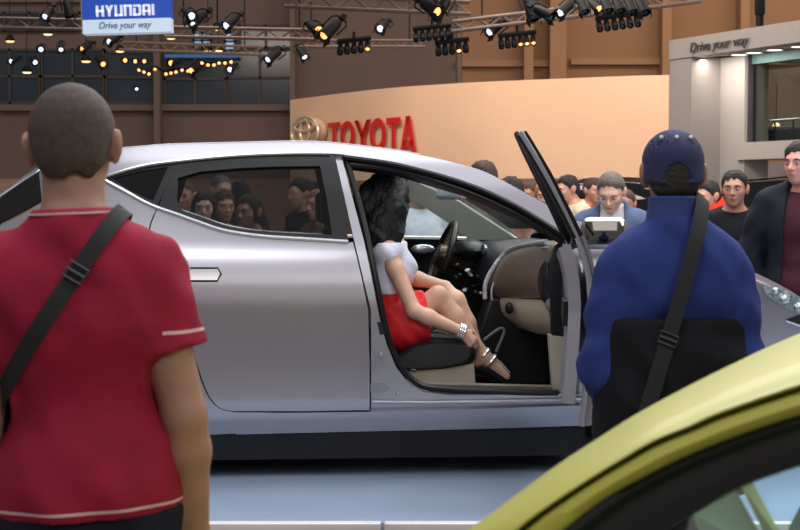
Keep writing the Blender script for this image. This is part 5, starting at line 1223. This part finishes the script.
# ------------------------------------------------------------------ light
w = bpy.data.worlds.new('hall_air'); sc.world = w; w.use_nodes = True; bg = w.node_tree.nodes['Background']; bg.inputs[0].default_value = (.5, .47, .47, 1); bg.inputs[1].default_value = .54
def area(name, loc, target, sx, sy, e, col=(1, 1, 1)):
    l = bpy.data.lights.new(name, 'AREA'); l.shape = 'RECTANGLE'; l.size = sx; l.size_y = sy; l.energy = e; l.color = col
    o = bpy.data.objects.new(name, l); COL.objects.link(o); o.location = loc; d = Vector(target) - Vector(loc); o.rotation_euler = d.to_track_quat('-Z', 'Y').to_euler(); return o
area('unseen_softbox', (.5, 9, 7.5), (.2, 8, 0), 7, 2.2, 470, (.93, .96, 1))  # unseen softbox standing in for the bright spots over the car
area('unseen_softbox', (-1.4, 2.6, 5.2), (-.4, 7.6, .9), 4, 1.2, 112, (.95, .97, 1))  # added softbox for the door's shoulder highlight and fill in the cabin
area('unseen_softbox', (.6, 5.95, 7.5), (.5, 7.7, 1.2), 7, 1.4, 140, (.95, .97, 1))  # added softbox, set where it reflects along the roof rail
area('camera_side_fill', (.5, -3.2, 4.2), (.4, 4, .9), 4, 2.5, 62, (1, .95, .9))  # added fill from behind the camera for the backs and near car
area('wall_light', (0, 24, 8), (1.5, 29, 2.6), 14, 2, 800, (1, .84, .7))
area('wall_light', (7, 20, 8), (4.5, 27, 2.8), 6, 2, 380, (1, .84, .7))
area('hall_light', (12, 36, 10), (12, 46, 5), 14, 3, 900, (1, .78, .55))
area('hall_light', (-10, 34, 11), (-10, 46, 4), 18, 3, 400, (1, .85, .75))
bq = A0 + dv * 1.6 + nv * 2.6; area('booth_fill', (bq[0], bq[1], 5.2), tuple(A0 + dv * 1.6 - V3(0, 0, 1.6)), 5, 1, 160, (1, .93, .86))  # unseen fill set before the fascia to brighten the white stand
gq = along(778, 1.5); area('gallery_fill', (gq[0], gq[1], zfb - .06), (gq[0], gq[1], 0), 1.6, .6, 16, (1, .92, .82))  # unseen lamp added to lighten the gallery interior
cq = A0 + dv * 1.0 - nv * .2; area('downlight_spill', (cq[0], cq[1], zfb - .03), tuple(cq - V3(0, 0, 1) * zfb + nv * -.5), 1.6, .08, 16, (1, .95, .88))
area('crowd_light', (2, 13, 6), (1, 12, 1), 9, 4, 620, (1, .92, .85))
area('cabin_fill', (4.2, 6.4, 6.0), (.7, 8.6, 1.4), 2, 2, 210, (.95, .98, 1))  # added lamp shining through the windshield to brighten cabin and bonnet
area('lime_car_fill', (3.4, -1.2, 4.4), (.9, 2.3, 1.1), 1.2, 1.2, 80, (1, .97, .92))  # added lamp to brighten the inside of the yellow-green car
vs = sc.view_settings; vs.view_transform = 'Standard'; vs.look = 'None'; vs.gamma = 1; vs.exposure = 0; vs.use_curve_mapping = False
sc.cycles.max_bounces = 8; sc.cycles.transparent_max_bounces = 16; sc.cycles.use_denoising = True
